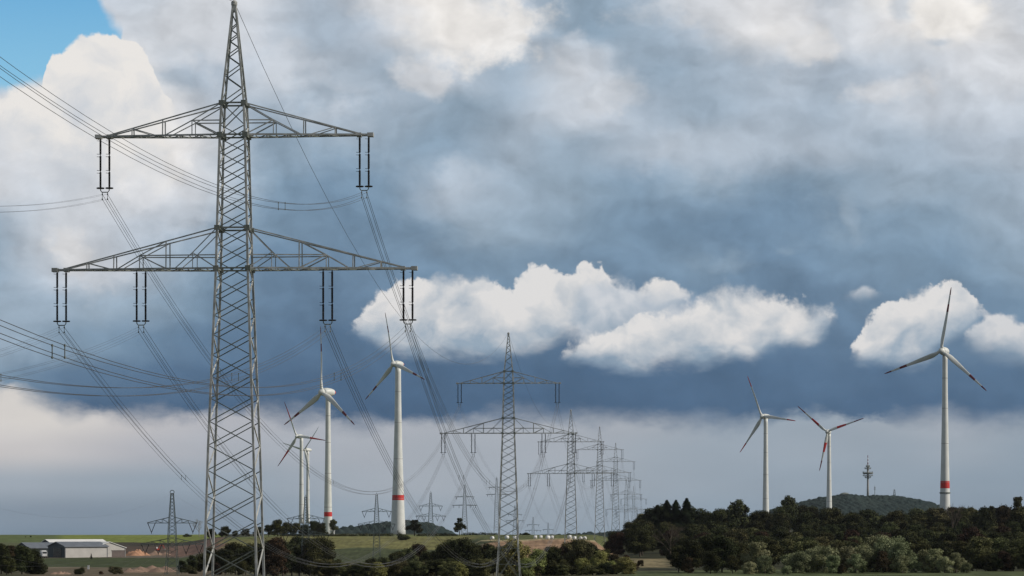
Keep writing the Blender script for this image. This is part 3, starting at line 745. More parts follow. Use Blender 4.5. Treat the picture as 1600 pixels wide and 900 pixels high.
# ------------------------------------------------------------------ wind turbines
def turbine(label, hub, tower_x, R, Rpx, yaw, th0, base_y, wb, wt, band=None, stripes=(), red_tail=False, long_nac=False, ring=None):
    D = F * R / Rpx; sc = Rpx / R; ya = math.radians(yaw)
    zb = Z(base_y, D) - 2; zh = Z(hub[1], D); H = zh - zb
    t = thing('wind_turbine', label, 'wind turbine', (X(tower_x, D), D, zb), 0, 'wind turbines')
    rb, rt = wb / sc / 2, wt / sc / 2
    m = MB(); prof = []
    NZ = 26
    for i in range(NZ + 1):
        f = i / NZ
        prof.append(((rb - rt) * (1 - f) ** 1.7 + rt, f * (H - 1.6)))
    m.lathe(prof, 40); tw = m.mesh('tower', MT['white'], True)
    part('tower', tw, t)
    def rad(z):
        f = max(0, min(1, z / (H - 1.6))); return (rb - rt) * (1 - f) ** 1.7 + rt
    for fz in (.22, .45, .66, .84):
        m = MB(); z0 = H * fz; m.lathe([(rad(z0) + .03, z0 - .14), (rad(z0) + .05, z0), (rad(z0) + .03, z0 + .14)], 32, cap=False)
        part('section_joint', m.mesh('section_joint', MT['concrete']), t)
    m = MB(); m.box((-.5, -rad(2) - .12, 2.2), (.5, -rad(2) + .5, 4.6)); part('door', m.mesh('door', MT['steel_dark']), t)
    if band:
        z0, z1 = Z(band[1], D) - zb, Z(band[0], D) - zb
        m = MB(); m.lathe([(rad(z0) + .03, z0), (rad((z0 + z1) / 2) + .03, (z0 + z1) / 2), (rad(z1) + .03, z1)], 40, cap=False)
        part('red_band', m.mesh('red_band', MT['red'], True), t)
    if ring:
        z0 = Z(ring, D) - zb; m = MB(); m.lathe([(rad(z0) + .02, z0 - .5), (rad(z0) + .45, z0 - .4), (rad(z0) + .45, z0 + .3), (rad(z0) + .02, z0 + .4)], 40, cap=False)
        part('service_ring', m.mesh('service_ring', MT['steel_dark']), t)
    # rotor frame
    a = Vector((-math.sin(ya), -math.cos(ya), 0)); h = Vector((math.cos(ya), -math.sin(ya), 0)); up = Vector((0, 0, 1))
    dx = (hub[0] - tower_x) / sc
    ov = min(6.5, max(3.4, -dx / max(.3, math.sin(ya))))
    hc = Vector((0, 0, H)) + a * ov
    nr = 2.6 if R > 38 else 2.0
    if long_nac: prof = [(nr * .75, .9), (nr * .95, -1), (nr, -3.5), (nr * .85, -7), (nr * .55, -10), (nr * .2, -12)]
    else: prof = [(nr * .85, .8), (nr * 1.0, -.8), (nr * 1.05, -3), (nr * .95, -5.5), (nr * .7, -7.6), (nr * .3, -9)]
    m = MB(); mi = [0] * len(prof)
    if red_tail: mi = [0, 0, 0, 0, 1, 0]
    m.rings([(hc + a * s, h * r, up * r) for r, s in prof], 20, True, mi)
    part('nacelle', m.mesh('nacelle', [MT['white'], MT['red']], True), t)
    m = MB(); m.rings([(hc + a * s, h * r, up * r) for r, s in [(nr * .85, .85), (nr * .8, 1.8), (nr * .6, 2.9), (nr * .3, 3.7), (.05, 4.0)]], 20)
    part('hub', m.mesh('hub', MT['white'], True), t)
    for k in range(3):
        th = math.radians(th0 + 120 * k)
        d = h * math.sin(th) + up * math.cos(th); e = h * math.cos(th) - up * math.sin(th)   # span, chordwise in plane
        m = MB(); rg = []; mi = []
        NS = 40; cmax = R * .085
        for i in range(NS + 1):
            f = i / NS; s = 1.2 + (R - 1.2) * f
            if f < .04: ch, tk = R * .05, R * .05
            else:
                g = (f - .04) / .96
                ch = np.interp(g, [0, .10, .22, .5, .8, .96, 1], [R * .05, cmax, cmax * .92, cmax * .55, cmax * .33, cmax * .22, cmax * .05])
                tk = np.interp(g, [0, .10, .25, .6, 1], [R * .05, R * .032, R * .018, R * .008, R * .0015])
            tw_ = math.radians(np.interp(f, [0, .15, .5, 1], [50, 36, 16, 6]))
            c1 = e * math.cos(tw_) + a * math.sin(tw_); c2 = -e * math.sin(tw_) + a * math.cos(tw_)
            off = e * (-.18 * ch if f > .04 else 0)
            bend = a * (0.045 * R * f * f)
            cen = hc + a * 1.6 + d * s + off + bend
            rg.append((cen, c1 * (ch / 2), c2 * (tk / 2)))
            mm = 0
            for s0, s1, mk in stripes:
                if s0 <= f < s1: mm = mk
            mi.append(mm)
        m.rings(rg, 12, True, mi)
        part('rotor_blade', m.mesh('rotor_blade', [MT['white'], MT['red'], MT['darkred']], True), t)
    return t
DS = ((.60, .72, 2), (.86, 1.01, 2))
turbine('tall wind turbine at far right with an orange-red band low on its tower', (1471, 549), 1476.5, 41, 99.8, 30, 10.5, 806, 17.5, 8.0, (751.5, 763), DS, True, ring=770)
turbine('red-banded wind turbine just right of the huge pylon, tallest of three close together', (508, 613), 512.5, 41, 102.9, 48, 1.7, 838, 14.5, 7.5, (800, 807), DS, True)
turbine('thick-footed white wind turbine with a red band, between the huge pylon and the second pylon', (617, 569), 622, 41, 82.8, 46.5, -10.4, 834, 24, 9.0, (773.5, 781.5), DS, True)
turbine('slim wind turbine with red striped blades, higher one of the closely paired two', (466, 682), 471, 35, 58.9, 33, -22.4, 815, 8.5, 5.5, None, ((.42, .78, 1), (.78, 1.01, 2)))
turbine('slim wind turbine with plain white blades, lower one of the closely paired two', (479, 703), 481, 35, 49.3, 42, 44.0, 815, 6.5, 4.5, None, ())
turbine('wind turbine with one thin blade seen edge-on, left of the two mid-right turbines', (1192, 651), 1196.5, 41, 69.9, 44, -22.6, 812, 11, 6.5, None, ((.72, 1.01, 1),), long_nac=True)
turbine('wind turbine with boldly red-banded blades, nearest the wooded hill with the telecom tower', (1291, 675), 1295.5, 41, 62.4, 20, -48.9, 811, 10, 5.5, None, ((.24, .50, 1), (.72, 1.01, 2)))

# ------------------------------------------------------------------ telecom tower and masts on the hill
D = 6000.0; sc = F / D
def masty(y): return Z(y, D)
zb = masty(782)
t = thing('telecom_tower', 'concrete telecom tower with round platforms and a striped antenna on the wooded hill', 'tower', (X(1356, D), D, zb))
def H_(y): return masty(y) - zb
m = MB(); m.lathe([(2.6, 0), (2.2, H_(760)), (1.9, H_(748)), (3.5, H_(746))], 20); part('shaft', m.mesh('shaft', MT['concrete'], True), t)
for y, r, h in ((746.5, 6.5, 1.2), (743.5, 10.5, 1.3), (739.5, 11, 3.6), (732.5, 6.8, 1.2), (729.5, 4.0, 2)):
    m = MB(); z = H_(y); m.lathe([(r * .8, z - h * .5), (r, z - h * .1), (r, z + h * .4), (r * .9, z + h * .5)], 24)
    for i in range(14):
        q = i * 2 * math.pi / 14; m.beam((r * .95 * math.cos(q), r * .95 * math.sin(q), z), (r * .95 * math.cos(q), r * .95 * math.sin(q), z + h * .5 + 1.6 + (i % 3) * .7), .5)
    part('platform', m.mesh('platform', MT['steel_dark']), t)
m = MB(); m.lathe([(2.2, H_(746)), (2.2, H_(729)), (1.2, H_(728)), (1.2, H_(725))], 12); part('core', m.mesh('core', MT['concrete']), t)
m = MB(); ys_ = [725, 722.5, 720, 717.5, 715, 711]
m.lathe([(1.1 - .1 * i, H_(y)) for i, y in enumerate(ys_)], 10, mi=[1, 0, 1, 0, 1, 1]); part('antenna', m.mesh('antenna', [MT['paint_white'], MT['darkred']]), t)
m = MB(); m.lathe([(.7, Z(781, D)), (.5, Z(762, D)), (.2, Z(758.5, D))], 8)
for y in (762.5, 765): m.lathe([(1.5, Z(y, D)), (1.5, Z(y - 1.2, D))], 8)
o = link('antenna_mast', m.mesh('antenna_mast', MT['steel_dark']), None, (X(1366, D), D - 10, 0)); tag(o, 'thin short antenna mast just right of the telecom tower on the hill', 'mast')
m = MB(); zb2, zt2 = Z(781, D), Z(764.5, D)
for sx in (-1, 1):
    for sy in (-1, 1): m.beam((sx * 2.6, sy * 2.6, zb2), (sx * .8, sy * .8, zt2), .7)
for i in range(6):
    z = zb2 + (zt2 - zb2) * i / 6; w_ = 2.6 - 1.8 * i / 6; m.box((-w_ - .4, -w_ - .4, z), (w_ + .4, w_ + .4, z + 1.0))
o = link('lookout_tower', m.mesh('lookout_tower', MT['steel_dark']), None, (X(1396.5, D), D - 10, 0)); tag(o, 'squat lattice tower with stacked platforms at the right end of the wooded hilltop', 'tower')

# ------------------------------------------------------------------ farm halls
def hall(label, px, D, L, W, he, hr, a, walls, roofm, door=None, gable_front=False, zoff=0.0):
    x = X(px, D); t = thing('farm_hall', label, 'hall', (x, D, gz(x, D) + zoff), a)
    # local: front wall along x at y=0 .. depth to y=W ; ridge along x unless gable_front
    m = MB()
    if not gable_front:
        vs = [(-L/2, 0, -2), (L/2, 0, -2), (L/2, W, -2), (-L/2, W, -2), (-L/2, 0, he), (L/2, 0, he), (L/2, W, he), (-L/2, W, he), (-L/2, W/2, hr), (L/2, W/2, hr)]
        m.add(vs, [(0, 1, 5, 4)], 0); m.add(vs, [(2, 3, 7, 6)], 0); m.add(vs, [(3, 0, 4, 8, 7), (1, 2, 6, 9, 5)], 1)
        r = MB(); o_ = .5
        for s, y0 in ((1, -o_), (-1, W + o_)):
            sl_ = (hr - he) / (W / 2); z0 = he - sl_ * o_
            r.add([(-L/2 - o_, y0, z0 + .1), (L/2 + o_, y0, z0 + .1), (L/2 + o_, W/2, hr + .1), (-L/2 - o_, W/2, hr + .1),
                   (-L/2 - o_, y0, z0 + .35), (L/2 + o_, y0, z0 + .35), (L/2 + o_, W/2, hr + .35), (-L/2 - o_, W/2, hr + .35)],
                  [(3, 2, 1, 0), (4, 5, 6, 7), (0, 1, 5, 4), (1, 2, 6, 5), (2, 3, 7, 6), (3, 0, 4, 7)])
    else:
        vs = [(-L/2, 0, -2), (L/2, 0, -2), (L/2, W, -2), (-L/2, W, -2), (-L/2, 0, he), (L/2, 0, he), (L/2, W, he), (-L/2, W, he), (0, 0, hr), (0, W, hr)]
        m.add(vs, [(0, 1, 5, 8, 4)], 0); m.add(vs, [(2, 3, 7, 9, 6)], 0); m.add(vs, [(3, 0, 4, 7), (1, 2, 6, 5)], 1)
        r = MB(); o_ = .5
        for s in (-1, 1):
            sl_ = (hr - he) / (L / 2); z0 = he - sl_ * o_; xe = s * (L / 2 + o_)
            r.add([(xe, -o_, z0 + .1), (0, -o_, hr + .1), (0, W + o_, hr + .1), (xe, W + o_, z0 + .1), (xe, -o_, z0 + .35), (0, -o_, hr + .35), (0, W + o_, hr + .35), (xe, W + o_, z0 + .35)],
                  [(0, 1, 2, 3), (4, 7, 6, 5), (0, 4, 5, 1), (1, 5, 6, 2), (2, 6, 7, 3), (3, 7, 4, 0)])
    part('wall', m.mesh('wall', [MT[walls[0]], MT[walls[1]]]), t); part('roof', r.mesh('roof', MT[roofm]), t)
    d = MB(); fx = -L / 2
    for xx in (-L / 2 + .3, L / 2 - .3): d.beam((xx, -.12, -.2), (xx, -.12, he - .1), .16)
    d.beam((-L / 2 + .3, -.12, he * .98), (-L / 2 + .3, -.3, he), .16)
    if not gable_front: d.beam((-L / 2 - .4, -.6, he - .12), (L / 2 + .4, -.6, he - .12), .22)
    part('gutter', d.mesh('gutter', MT['roof_grey']), t)
    if door:
        for (x0, x1, h, mm, side) in door:
            d = MB()
            if side == 'front': d.box((x0, -.12, 0), (x1, -.01, h)); d.beam((x0 - .3, -.2, h + .1), (x1 + .3, -.2, h + .1), .2)
            else: d.box((-L/2 - .12, x0, 0), (-L/2 - .01, x1, h)); d.beam((-L/2 - .2, x0 - .3, h + .1), (-L/2 - .2, x1 + .3, h + .1), .2)
            part('door', d.mesh('door', MT[mm]), t)
    return t
A = math.radians(36)
hall('long pale farm hall with grey roof and dark left gable', 135, 1500, 25, 19, 5.7, 7.9, A, ('wall_pale', 'wall_dark'), 'roof_grey', [(4, 13, 4.8, 'glass_dark', 'left')])  # left gable's shade is painted by the dark wall colour
hall('farm hall with white roof and a brown sliding door, right of the long pale hall', 171, 1512, 19, 30, 4.7, 7.7, A, ('wall_pale', 'wall_pale'), 'roof_white', [(1.5, 9.0, 3.3, 'door_brown', 'front')], True)
hall('farm hall mostly hidden behind the long pale hall, only its white roof showing', 128, 1560, 34, 18, 5.6, 8.3, A, ('wall_pale', 'wall_dark'), 'roof_white')
hall('low dark hall with blue-grey roof left of the long pale hall, behind the lorry', 72, 1535, 20, 16, 4.4, 7.0, A, ('wall_dark', 'wall_dark'), 'roof_grey')
# downpipe / gutter on long hall and ridge ventilators
# lorry
x = X(70, 1480); y = 1480; t = thing('lorry', 'white lorry parked in front of the dark hall at far left', 'lorry', (x, y, gz(x, y)), 0.35)
m = MB(); m.box((-1.25, 0, .9), (1.25, 2.2, 2.2)); m.add([(-1.25, 0, 2.2), (1.25, 0, 2.2), (1.25, 2.2, 2.2), (-1.25, 2.2, 2.2), (-1.2, .45, 3.4), (1.2, .45, 3.4), (1.2, 2.2, 3.4), (-1.2, 2.2, 3.4)],
      [(0, 1, 5, 4), (1, 2, 6, 5), (2, 3, 7, 6), (3, 0, 4, 7), (4, 5, 6, 7)])
part('cab', m.mesh('cab', MT['paint_white']), t)
m = MB(); m.add([(-1.1, .02, 2.25), (1.1, .02, 2.25), (1.05, .38, 3.2), (-1.05, .38, 3.2)], [(0, 1, 2, 3)]); m.v = [(a, b - .03, c) for a, b, c in m.v]
part('windscreen', m.mesh('windscreen', MT['glass_dark']), t)
m = MB(); m.box((-1.28, 2.5, 1.1), (1.28, 9.0, 3.9)); part('cargo_box', m.mesh('cargo_box', MT['paint_white']), t)
m = MB(); m.box((-1.2, .1, .5), (1.2, 9.0, .88)); part('chassis', m.mesh('chassis', MT['black']), t)
for yy in (1.2, 6.2, 7.6):
    for s in (-1, 1):
        m = MB(); m.rings([((s * 1.0, yy, .5), (0, .5, 0), (0, 0, .5)), ((s * 1.26, yy, .5), (0, .5, 0), (0, 0, .5))], 14); part('wheel', m.mesh('wheel', MT['black']), t)
# excavator
x = X(246, 1600); y = 1600; t = thing('excavator', 'small red and white excavator working on the soil heaps right of the halls', 'excavator', (x, y, gz(x, y) + 1.4), 0.4); t.scale = (.75,) * 3
m = MB()
for s in (-1, 1): m.rings([((s * .9, yy, .4), (.3, 0, 0), (0, 0, .4)) for yy in (-1.8, 1.8)], 10)
part('tracks', m.mesh('tracks', MT['black']), t)
m = MB(); m.box((-1.3, -1.6, .9), (1.3, 1.7, 2.0)); part('body', m.mesh('body', MT['paint_red']), t)
m = MB(); m.box((-1.25, -1.2, 2.0), (-.1, .3, 3.2)); part('cab', m.mesh('cab', MT['paint_white']), t)
m = MB(); m.tube([(.2, -1.0, 1.8), (1.6, -2.0, 4.4), (3.4, -2.6, 4.6)], .25, 6); m.tube([(3.4, -2.6, 4.6), (4.6, -2.8, 2.0)], .2, 6); part('boom', m.mesh('boom', MT['paint_red']), t)
m = MB(); m.box((4.2, -3.3, 1.0), (5.2, -2.3, 1.9)); part('bucket', m.mesh('bucket', MT['steel_dark']), t)
# soil heaps
def heap(label, px, D, wpx, h, mat, seed, depth=8.0):
    r = np.random.default_rng(seed); x0 = X(px, D); w = wpx * D / F / 2; n = 46
    cs = [(r.uniform(-.7, .7), r.uniform(-.6, .6), r.uniform(.25, .5), r.uniform(.5, 1.0)) for _ in range(7)]
    g = np.linspace(-1.25, 1.25, n); U, V = np.meshgrid(g, g)
    zz = np.zeros_like(U)
    for a, b, s, hh in cs: zz = np.maximum(zz, hh * np.clip(1 - np.hypot(U - a, V - b) / (s * 1.6), 0, 1))
    zz = zz * h + r.random(U.shape) * .16 * (zz > 0.01)
    Xs, Ys = x0 + U * w, D + V * depth
    Zs = ground(Xs, Ys) + zz - .12
    cc = np.stack([Xs.ravel() - x0, Ys.ravel() - D, Zs.ravel()], 1)
    a_, b_ = np.meshgrid(np.arange(n - 1), np.arange(n - 1)); q0 = (b_ * n + a_).ravel()
    o = link('soil_heap', np_mesh('soil_heap', cc, np.stack([q0, q0 + 1, q0 + 1 + n, q0 + n], 1), MT[mat]), None, (x0, D, 0))
    return tag(o, label, 'soil heap', 'soil heaps')
heap('orange sand heap directly right of the hall with the brown door', 212, 1560, 36, 3.8, 'soil_orange', 1)
heap('brown soil heap under the small excavator', 246, 1570, 36, 3.0, 'soil_pink', 2)
heap('large pale brown soil heap at the bottom edge beside the ringed small pylon', 240, 905, 62, 2.2, 'soil_pink', 3, 12)
heap('low pinkish soil heap at the bottom edge between the two round bushes', 202, 890, 38, 1.4, 'soil_pink', 4, 9)
heap('small pale soil heap at the bottom edge left of the round bushes', 96, 800, 22, 1.0, 'soil_pink', 6, 9)
# small white box by the path
x = X(138, 985); m = MB(); m.box((-.32, -.25, 0), (.32, .25, 1.25)); m.box((-.38, -.3, 1.25), (.38, .3, 1.38)); m.box((-.36, -.29, -.3), (.36, .29, .08), 1)
o = link('utility_cabinet', m.mesh('utility_cabinet', [MT['paint_white'], MT['concrete']]), None, (x, 985, gz(x, 985))); tag(o, 'small white utility cabinet standing alone on the meadow in front of the long hall', 'cabinet')
# white container at turbine foot
x = X(519, 1780); m = MB(); m.box((-1.5, -1.5, -.5), (1.5, 1.5, 2.8)); m.box((-1.7, -1.7, 2.8), (1.7, 1.7, 3.0)); m.box((-.5, -1.55, 0), (.5, -1.5, 2.1), 1)
o = link('transformer_house', m.mesh('transformer_house', [MT['paint_white'], MT['steel_dark']]), None, (x, 1780, gz(x, 1780))); tag(o, 'small white transformer house at the foot of the banded turbine beside the huge pylon', 'hut')
# hay bales
BL = [(733.5, 'lone white wrapped bale, leftmost, right of the lone round tree'), (769, 'lone white wrapped bale left of the second large pylon'), (792, 'white wrapped bale seen between the legs of the second large pylon'),
      (804, 'white wrapped bale just right of the second large pylon'), (836.5, 'leftmost of the four white bales close together in the middle of the field'), (845, 'second from left of the four white bales in the middle of the field'),
      (856, 'third from left of the four white bales in the middle of the field'), (862.5, 'rightmost of the four white bales in the middle of the field'),
      (890, 'white bale at the foot of the third large pylon, left of the last four'), (898, 'second of the last four white bales before the wood'), (907, 'third of the last four white bales before the wood'), (913.5, 'last white bale on the right, nearest the dark wood')]
bm = None
for i, (px, lab) in enumerate(BL):
    D = 1385 + (i % 3) * 5; x = X(px, D)
    if bm is None:
        m = MB(); m.rings([((sx, 0, .78), (0, r, 0), (0, 0, r)) for sx, r in ((-.7, .66), (-.62, .78), (0, .82), (.62, .78), (.7, .66))], 18); bm = m.mesh('round_bale', MT['bale'], True)
    o = link('round_bale', bm, None, (x, D, gz(x, D) - .05)); o.rotation_euler = (0, 0, rnd.uniform(0, 1.2)); o.scale = [1.12 + rnd.uniform(-.08, .12)] * 3
    tag(o, lab, 'bale', 'white wrapped bales on the field')

# ------------------------------------------------------------------ trees
def leaf_mesh(name, lobes, n, size, seed, mat, trunk=None, flat=0.0, inner=.3):
    r = np.random.default_rng(seed); L = np.array(lobes, float)     # x y z rx ry rz
    wgt = (L[:, 3] * L[:, 4] + L[:, 3] * L[:, 5]); wgt /= wgt.sum()
    k = r.choice(len(L), n, p=wgt); d = r.normal(size=(n, 3)); d /= np.linalg.norm(d, axis=1, keepdims=True)
    rr = np.where(r.random(n) < inner, r.random(n) ** .5 * .9, 1 + r.normal(size=n) * .15)
    # clumping: small sub-lumps on each lobe
    ph = L[k, 0] * 3 + L[k, 2]
    rr *= 1 + .13 * np.sin(d[:, 0] * 7 + ph) * np.sin(d[:, 1] * 6 + ph * 2) + .10 * np.sin(d[:, 2] * 9 + ph)
    c = L[k, :3] + d * L[k, 3:6] * rr[:, None]
    nn = d * .9 + r.normal(size=(n, 3)) * .75 + np.array([0, 0, .25]); nn /= np.linalg.norm(nn, axis=1, keepdims=True)
    t = np.cross(nn, r.normal(size=(n, 3))); t /= np.linalg.norm(t, axis=1, keepdims=True); b = np.cross(nn, t)
    s = size * (0.6 + .8 * r.random(n))[:, None]
    q = np.stack([c - t * s * .5, c + b * s * .38, c + t * s * .5, c - b * s * .38], 1).reshape(-1, 3)
    return np_mesh(name, q, np.arange(4 * n).reshape(n, 4), mat)
def limbs(name, h, lobes, r0, mat, seed, forks=7):
    rr = random.Random(seed); m = MB(); top = h * .62
    bend = [(rr.uniform(-.25, .25) * z / 3, rr.uniform(-.25, .25) * z / 3, z) for z in (0, h * .2, h * .4, top)]; bend[0] = (0, 0, -.8)
    m.tube(bend, [r0 * 1.25, r0, r0 * .7, r0 * .3], 7)
    for l in rr.sample(list(lobes), min(forks, len(lobes))):
        f = rr.uniform(.25, .75); p = Vector(bend[1]).lerp(Vector(bend[3]), f); e = Vector(l[:3]); mid = p.lerp(e, .5) + Vector((0, 0, .3))
        m.tube([p, mid, e], [r0 * .4, r0 * .25, r0 * .07], 5)
    return m.mesh(name, mat)
def broad_lobes(seed, w=4.6, h=12.0, base=.22, n=38, top=.8):
    rr = random.Random(seed); out = []
    for i in range(n):
        f = rr.random() ** .8; z = h * (base + (1 - base - .09) * f)
        env = w * math.sqrt(max(.06, 1 - ((f - .38) / .68) ** 2))
        a = rr.uniform(0, 6.283); q = env * rr.uniform(.3, .95); s = rr.uniform(.7, 1.75) * w / 4.6
        out.append((q * math.cos(a), q * math.sin(a), z, s, s, s * rr.uniform(.7, .95)))
    out.append((0, 0, h * .55, w * .5, w * .5, h * .24))
    return out
PR = {}
def proto(key, fn): PR[key] = fn
def mk_broad(key, matl, seed, w=4.6, h=12.0, n=15000, size=.42, base=.2, nl=38, matb='bark', inner=.3):
    lb = broad_lobes(seed, w, h, base, nl)
    PR[key] = (leaf_mesh('crown', lb, n, size, seed, MT[matl], inner=inner), limbs('trunk', h, lb, .26, MT[matb], seed), h)
for i in range(4): mk_broad('dark%d' % i, 'leaf_dark', 10 + i, 4.4 + .4 * i, 12.0)
for i in range(3): mk_broad('olive%d' % i, 'leaf_olive', 20 + i, 4.6 + .4 * i, 11.0, base=.08)
for i in range(2): mk_broad('lime%d' % i, 'leaf_lime', 30 + i, 4.4, 9.0, size=.36, base=.0)
for i in range(2): mk_broad('brown%d' % i, 'leaf_brown', 40 + i, 4.6, 11.0, base=.1)
for i in range(3): mk_broad('willow%d' % i, 'leaf_willow', 50 + i, 3.6 + .5 * i, 8.0, n=13000, size=.32, base=.0, nl=40)
for i in range(3): mk_broad('bush%d' % i, ['leaf_dark', 'leaf_olive', 'leaf_brown'][i], 60 + i, 3.4, 4.5, n=8000, size=.3, base=.0, nl=26)
mk_broad('airy0', 'leaf_olive', 70, 4.0, 11.0, n=4200, size=.5, base=.3, nl=15, inner=.2)
mk_broad('airy1', 'leaf_dark', 71, 3.8, 11.0, n=4200, size=.5, base=.28, nl=13, inner=.2)
def mk_spruce(key, seed, h=18.0, w=3.0):
    r = np.random.default_rng(seed); n = 11000
    f = r.random(n) ** .7; f = 1 - f   # more low down
    tier = (np.sin(f * 30 + r.normal(size=n) * .25) * .32 + 1) * (1 + .18 * np.sin(f * 11 + seed))
    env = w * (1 - f) ** .85 * tier + .12
    a = r.random(n) * 6.283; q = env * (r.random(n) ** .5) * (1 + .32 * np.sin(a * 4 + f * 17))
    c = np.stack([q * np.cos(a), q * np.sin(a), h * (.06 + .94 * f) - q * .28], 1)
    out = np.stack([np.cos(a), np.sin(a), np.full(n, -.35)], 1); side = np.stack([-np.sin(a), np.cos(a), r.normal(size=n) * .4], 1)
    s = (.3 + .35 * r.random(n))[:, None]
    qd = np.stack([c - out * s * .6, c + side * s * .35, c + out * s * .6, c - side * s * .35], 1).reshape(-1, 3)
    m = MB(); m.lathe([(.28, -.8), (.2, h * .4), (.04, h * .98)], 7)
    PR[key] = (np_mesh('crown', qd, np.arange(4 * n).reshape(n, 4), MT['needle']), m.mesh('trunk', MT['bark']), h)
for i in range(2): mk_spruce('spruce%d' % i, 80 + i, 18, 3.1 + .4 * i)
def mk_bare(key, seed, h=12.0, mat='bark_pale', spread=.55):
    rr = random.Random(seed); m = MB(); m.tube([(0, 0, -.8), (0.1, 0, h * .3), (0, .1, h * .55)], [.24, .18, .12], 6); tw = MB()
    def br(p, d, L, r, dep, M_):
        q = p + d * L; M_.tube([p, p.lerp(q, .5) + Vector((rr.uniform(-.1, .1), rr.uniform(-.1, .1), .05)) * L * .5, q], [r, r * .75, r * .5], 4)
        if dep:
            for _ in range(rr.choice((3, 3, 4))):
                nd = (d + Vector((rr.uniform(-1, 1), rr.uniform(-1, 1), rr.uniform(-.15, .7))) * spread).normalized(); br(p.lerp(q, rr.uniform(.5, 1)), nd, L * rr.uniform(.55, .8), r * .55, dep - 1, M_)
    for _ in range(7):
        z = rr.uniform(.2, .55) * h; d = Vector((rr.uniform(-1, 1), rr.uniform(-1, 1), rr.uniform(.9, 1.7))).normalized(); br(Vector((0, 0, z)), d, h * .24, .09, 4, tw)
    PR[key] = (tw.mesh('branches', MT[mat]), m.mesh('trunk', MT[mat]), h)
mk_bare('bare0', 90); mk_bare('bare1', 91, 11, 'bark', .7)
used = {}
def tree(key, px, D, top_y=None, label='', name='broadleaf_tree', group=None, hgt=None, wx=1.0, cat='tree'):
    crown, trunk, h = PR[key]; x = X(px, D); z = gz(x, D)
    if hgt is None: hgt = Z(top_y, D) - z
    s = hgt / h
    t = thing(name, label, cat, (x, D, z), rnd.uniform(0, 6.28), group); t.scale = (s * wx, s * wx, s)
    c = link('crown', crown, t)
    if key.startswith('bare'): c.name = 'branches'
    link('trunk', trunk, t)
    return t
# single trees and those one can point to
tree('bare0', 311, 2300, 812, 'pale nearly leafless tree on the ridge left of the huge pylon', 'bare_tree', wx=1.3)
tree('bush0', 292, 2350, 834, 'low dark bush on the ridge beside the pale leafless tree', 'shrub', cat='bush', wx=2.0)
tree('airy1', 648, 1650, 811, 'lone leaning tree on the ridge just right of the thick turbine tower', wx=1.5)
tree('airy1', 718, 1650, 808, 'lone round open-crowned tree on the ridge beside the pale small pylon', wx=1.0)
tree('airy0', 520, 1690, 811, 'small tree at the foot of the banded turbine next to the huge pylon', wx=.9)
tree('bush0', 822, 1620, 832, 'low dark bush on the ridge right of the second large pylon', 'shrub', cat='bush', wx=2.4)
tree('dark2', 813, 1640, 833, 'small dark bush on the ridge directly beside the second large pylon', 'shrub', cat='bush', wx=1.2)
tree('bush0', 629, 1560, 833, 'dark bush at the foot of the thick turbine tower', 'shrub', cat='bush', wx=1.3)
for px, ty, k, w in ((330, 826, 'dark0', 1.3), (352, 822, 'dark1', 1.2), (368, 829, 'dark2', 1.2), (384, 826, 'dark3', 1.2), (404, 823, 'dark1', 1.2), (420, 820, 'dark0', 1.1), (434, 812, 'dark2', 1.0), (448, 816, 'dark3', 1.1), (462, 817, 'dark0', 1.1), (476, 819, 'dark1', 1.1), (490, 814, 'dark2', 1.1), (502, 817, 'dark3', 1.0)):
    tree(k, px, (1640 if px > 400 else 1780) + rnd.uniform(-15, 15), ty, 'dark tree in the ridge-top row behind the huge pylon', group='ridge-top row of dark trees', wx=w)
for px, ty in ((4, 842), (16, 843), (26, 842), (40, 838), (48, 837), (57, 840)):
    tree('dark%d' % rnd.randrange(4), px, 2350, ty, 'dark bush on the skyline at far left', 'shrub', 'skyline bushes at far left', cat='bush', wx=1.3)
for px, D, ty, k in ((2, 800, 850, 'dark0'), (18, 815, 854, 'brown0'), (34, 790, 853, 'dark2'), (48, 800, 858, 'dark3'), (58, 790, 872, 'bush0'), (10, 760, 866, 'dark1')):
    tree(k, px, D, ty, 'dark tree in the clump at the bottom left corner', group='clump at the bottom left corner')
tree('bush0', 124, 790, 886, 'round dark bush at the bottom edge left of the white cabinet', 'shrub', cat='bush', wx=1.1)
tree('bush1', 180, 800, 886, 'olive bush at the bottom edge under the hall with the brown door', 'shrub', cat='bush', wx=1.5)
tree('bush2', 158, 790, 893, 'low brownish bush at the bottom edge between the dark and the olive bush', 'shrub', cat='bush', wx=1.2)
tree('spruce0', 142.5, 1440, 864.5, 'narrow little conifer standing against the pale wall of the long hall', 'spruce_tree', wx=1.2)
def hedge(label, p0, p1, D, seed):
    r_ = random.Random(seed); x0, x1 = X(p0, D), X(p1, D); xm = (x0 + x1) / 2; z0 = gz(xm, D); lb = []
    xx = x0
    while xx < x1:
        hh = r_.uniform(.5, 1.1); lb.append((xx - xm, r_.uniform(-.6, .6), gz(xx, D) - z0 + hh * .7, r_.uniform(1.2, 2.4), 1.0, hh)); xx += r_.uniform(1.0, 2.6)
    o = link('hedge', leaf_mesh('hedge', lb, int(len(lb) * 230), .36, seed, MT['leaf_dark']), None, (xm, D, z0)); tag(o, label, 'hedge')
hedge('long low dark hedge on the ridge left of the thick turbine tower', 440, 612, 1655, 3)
hedge('low dark hedge on the ridge between the leaning tree and the round open-crowned tree', 655, 714, 1655, 4)
hedge('low dark hedge on the ridge right of the pale small pylon', 726, 775, 1660, 5)
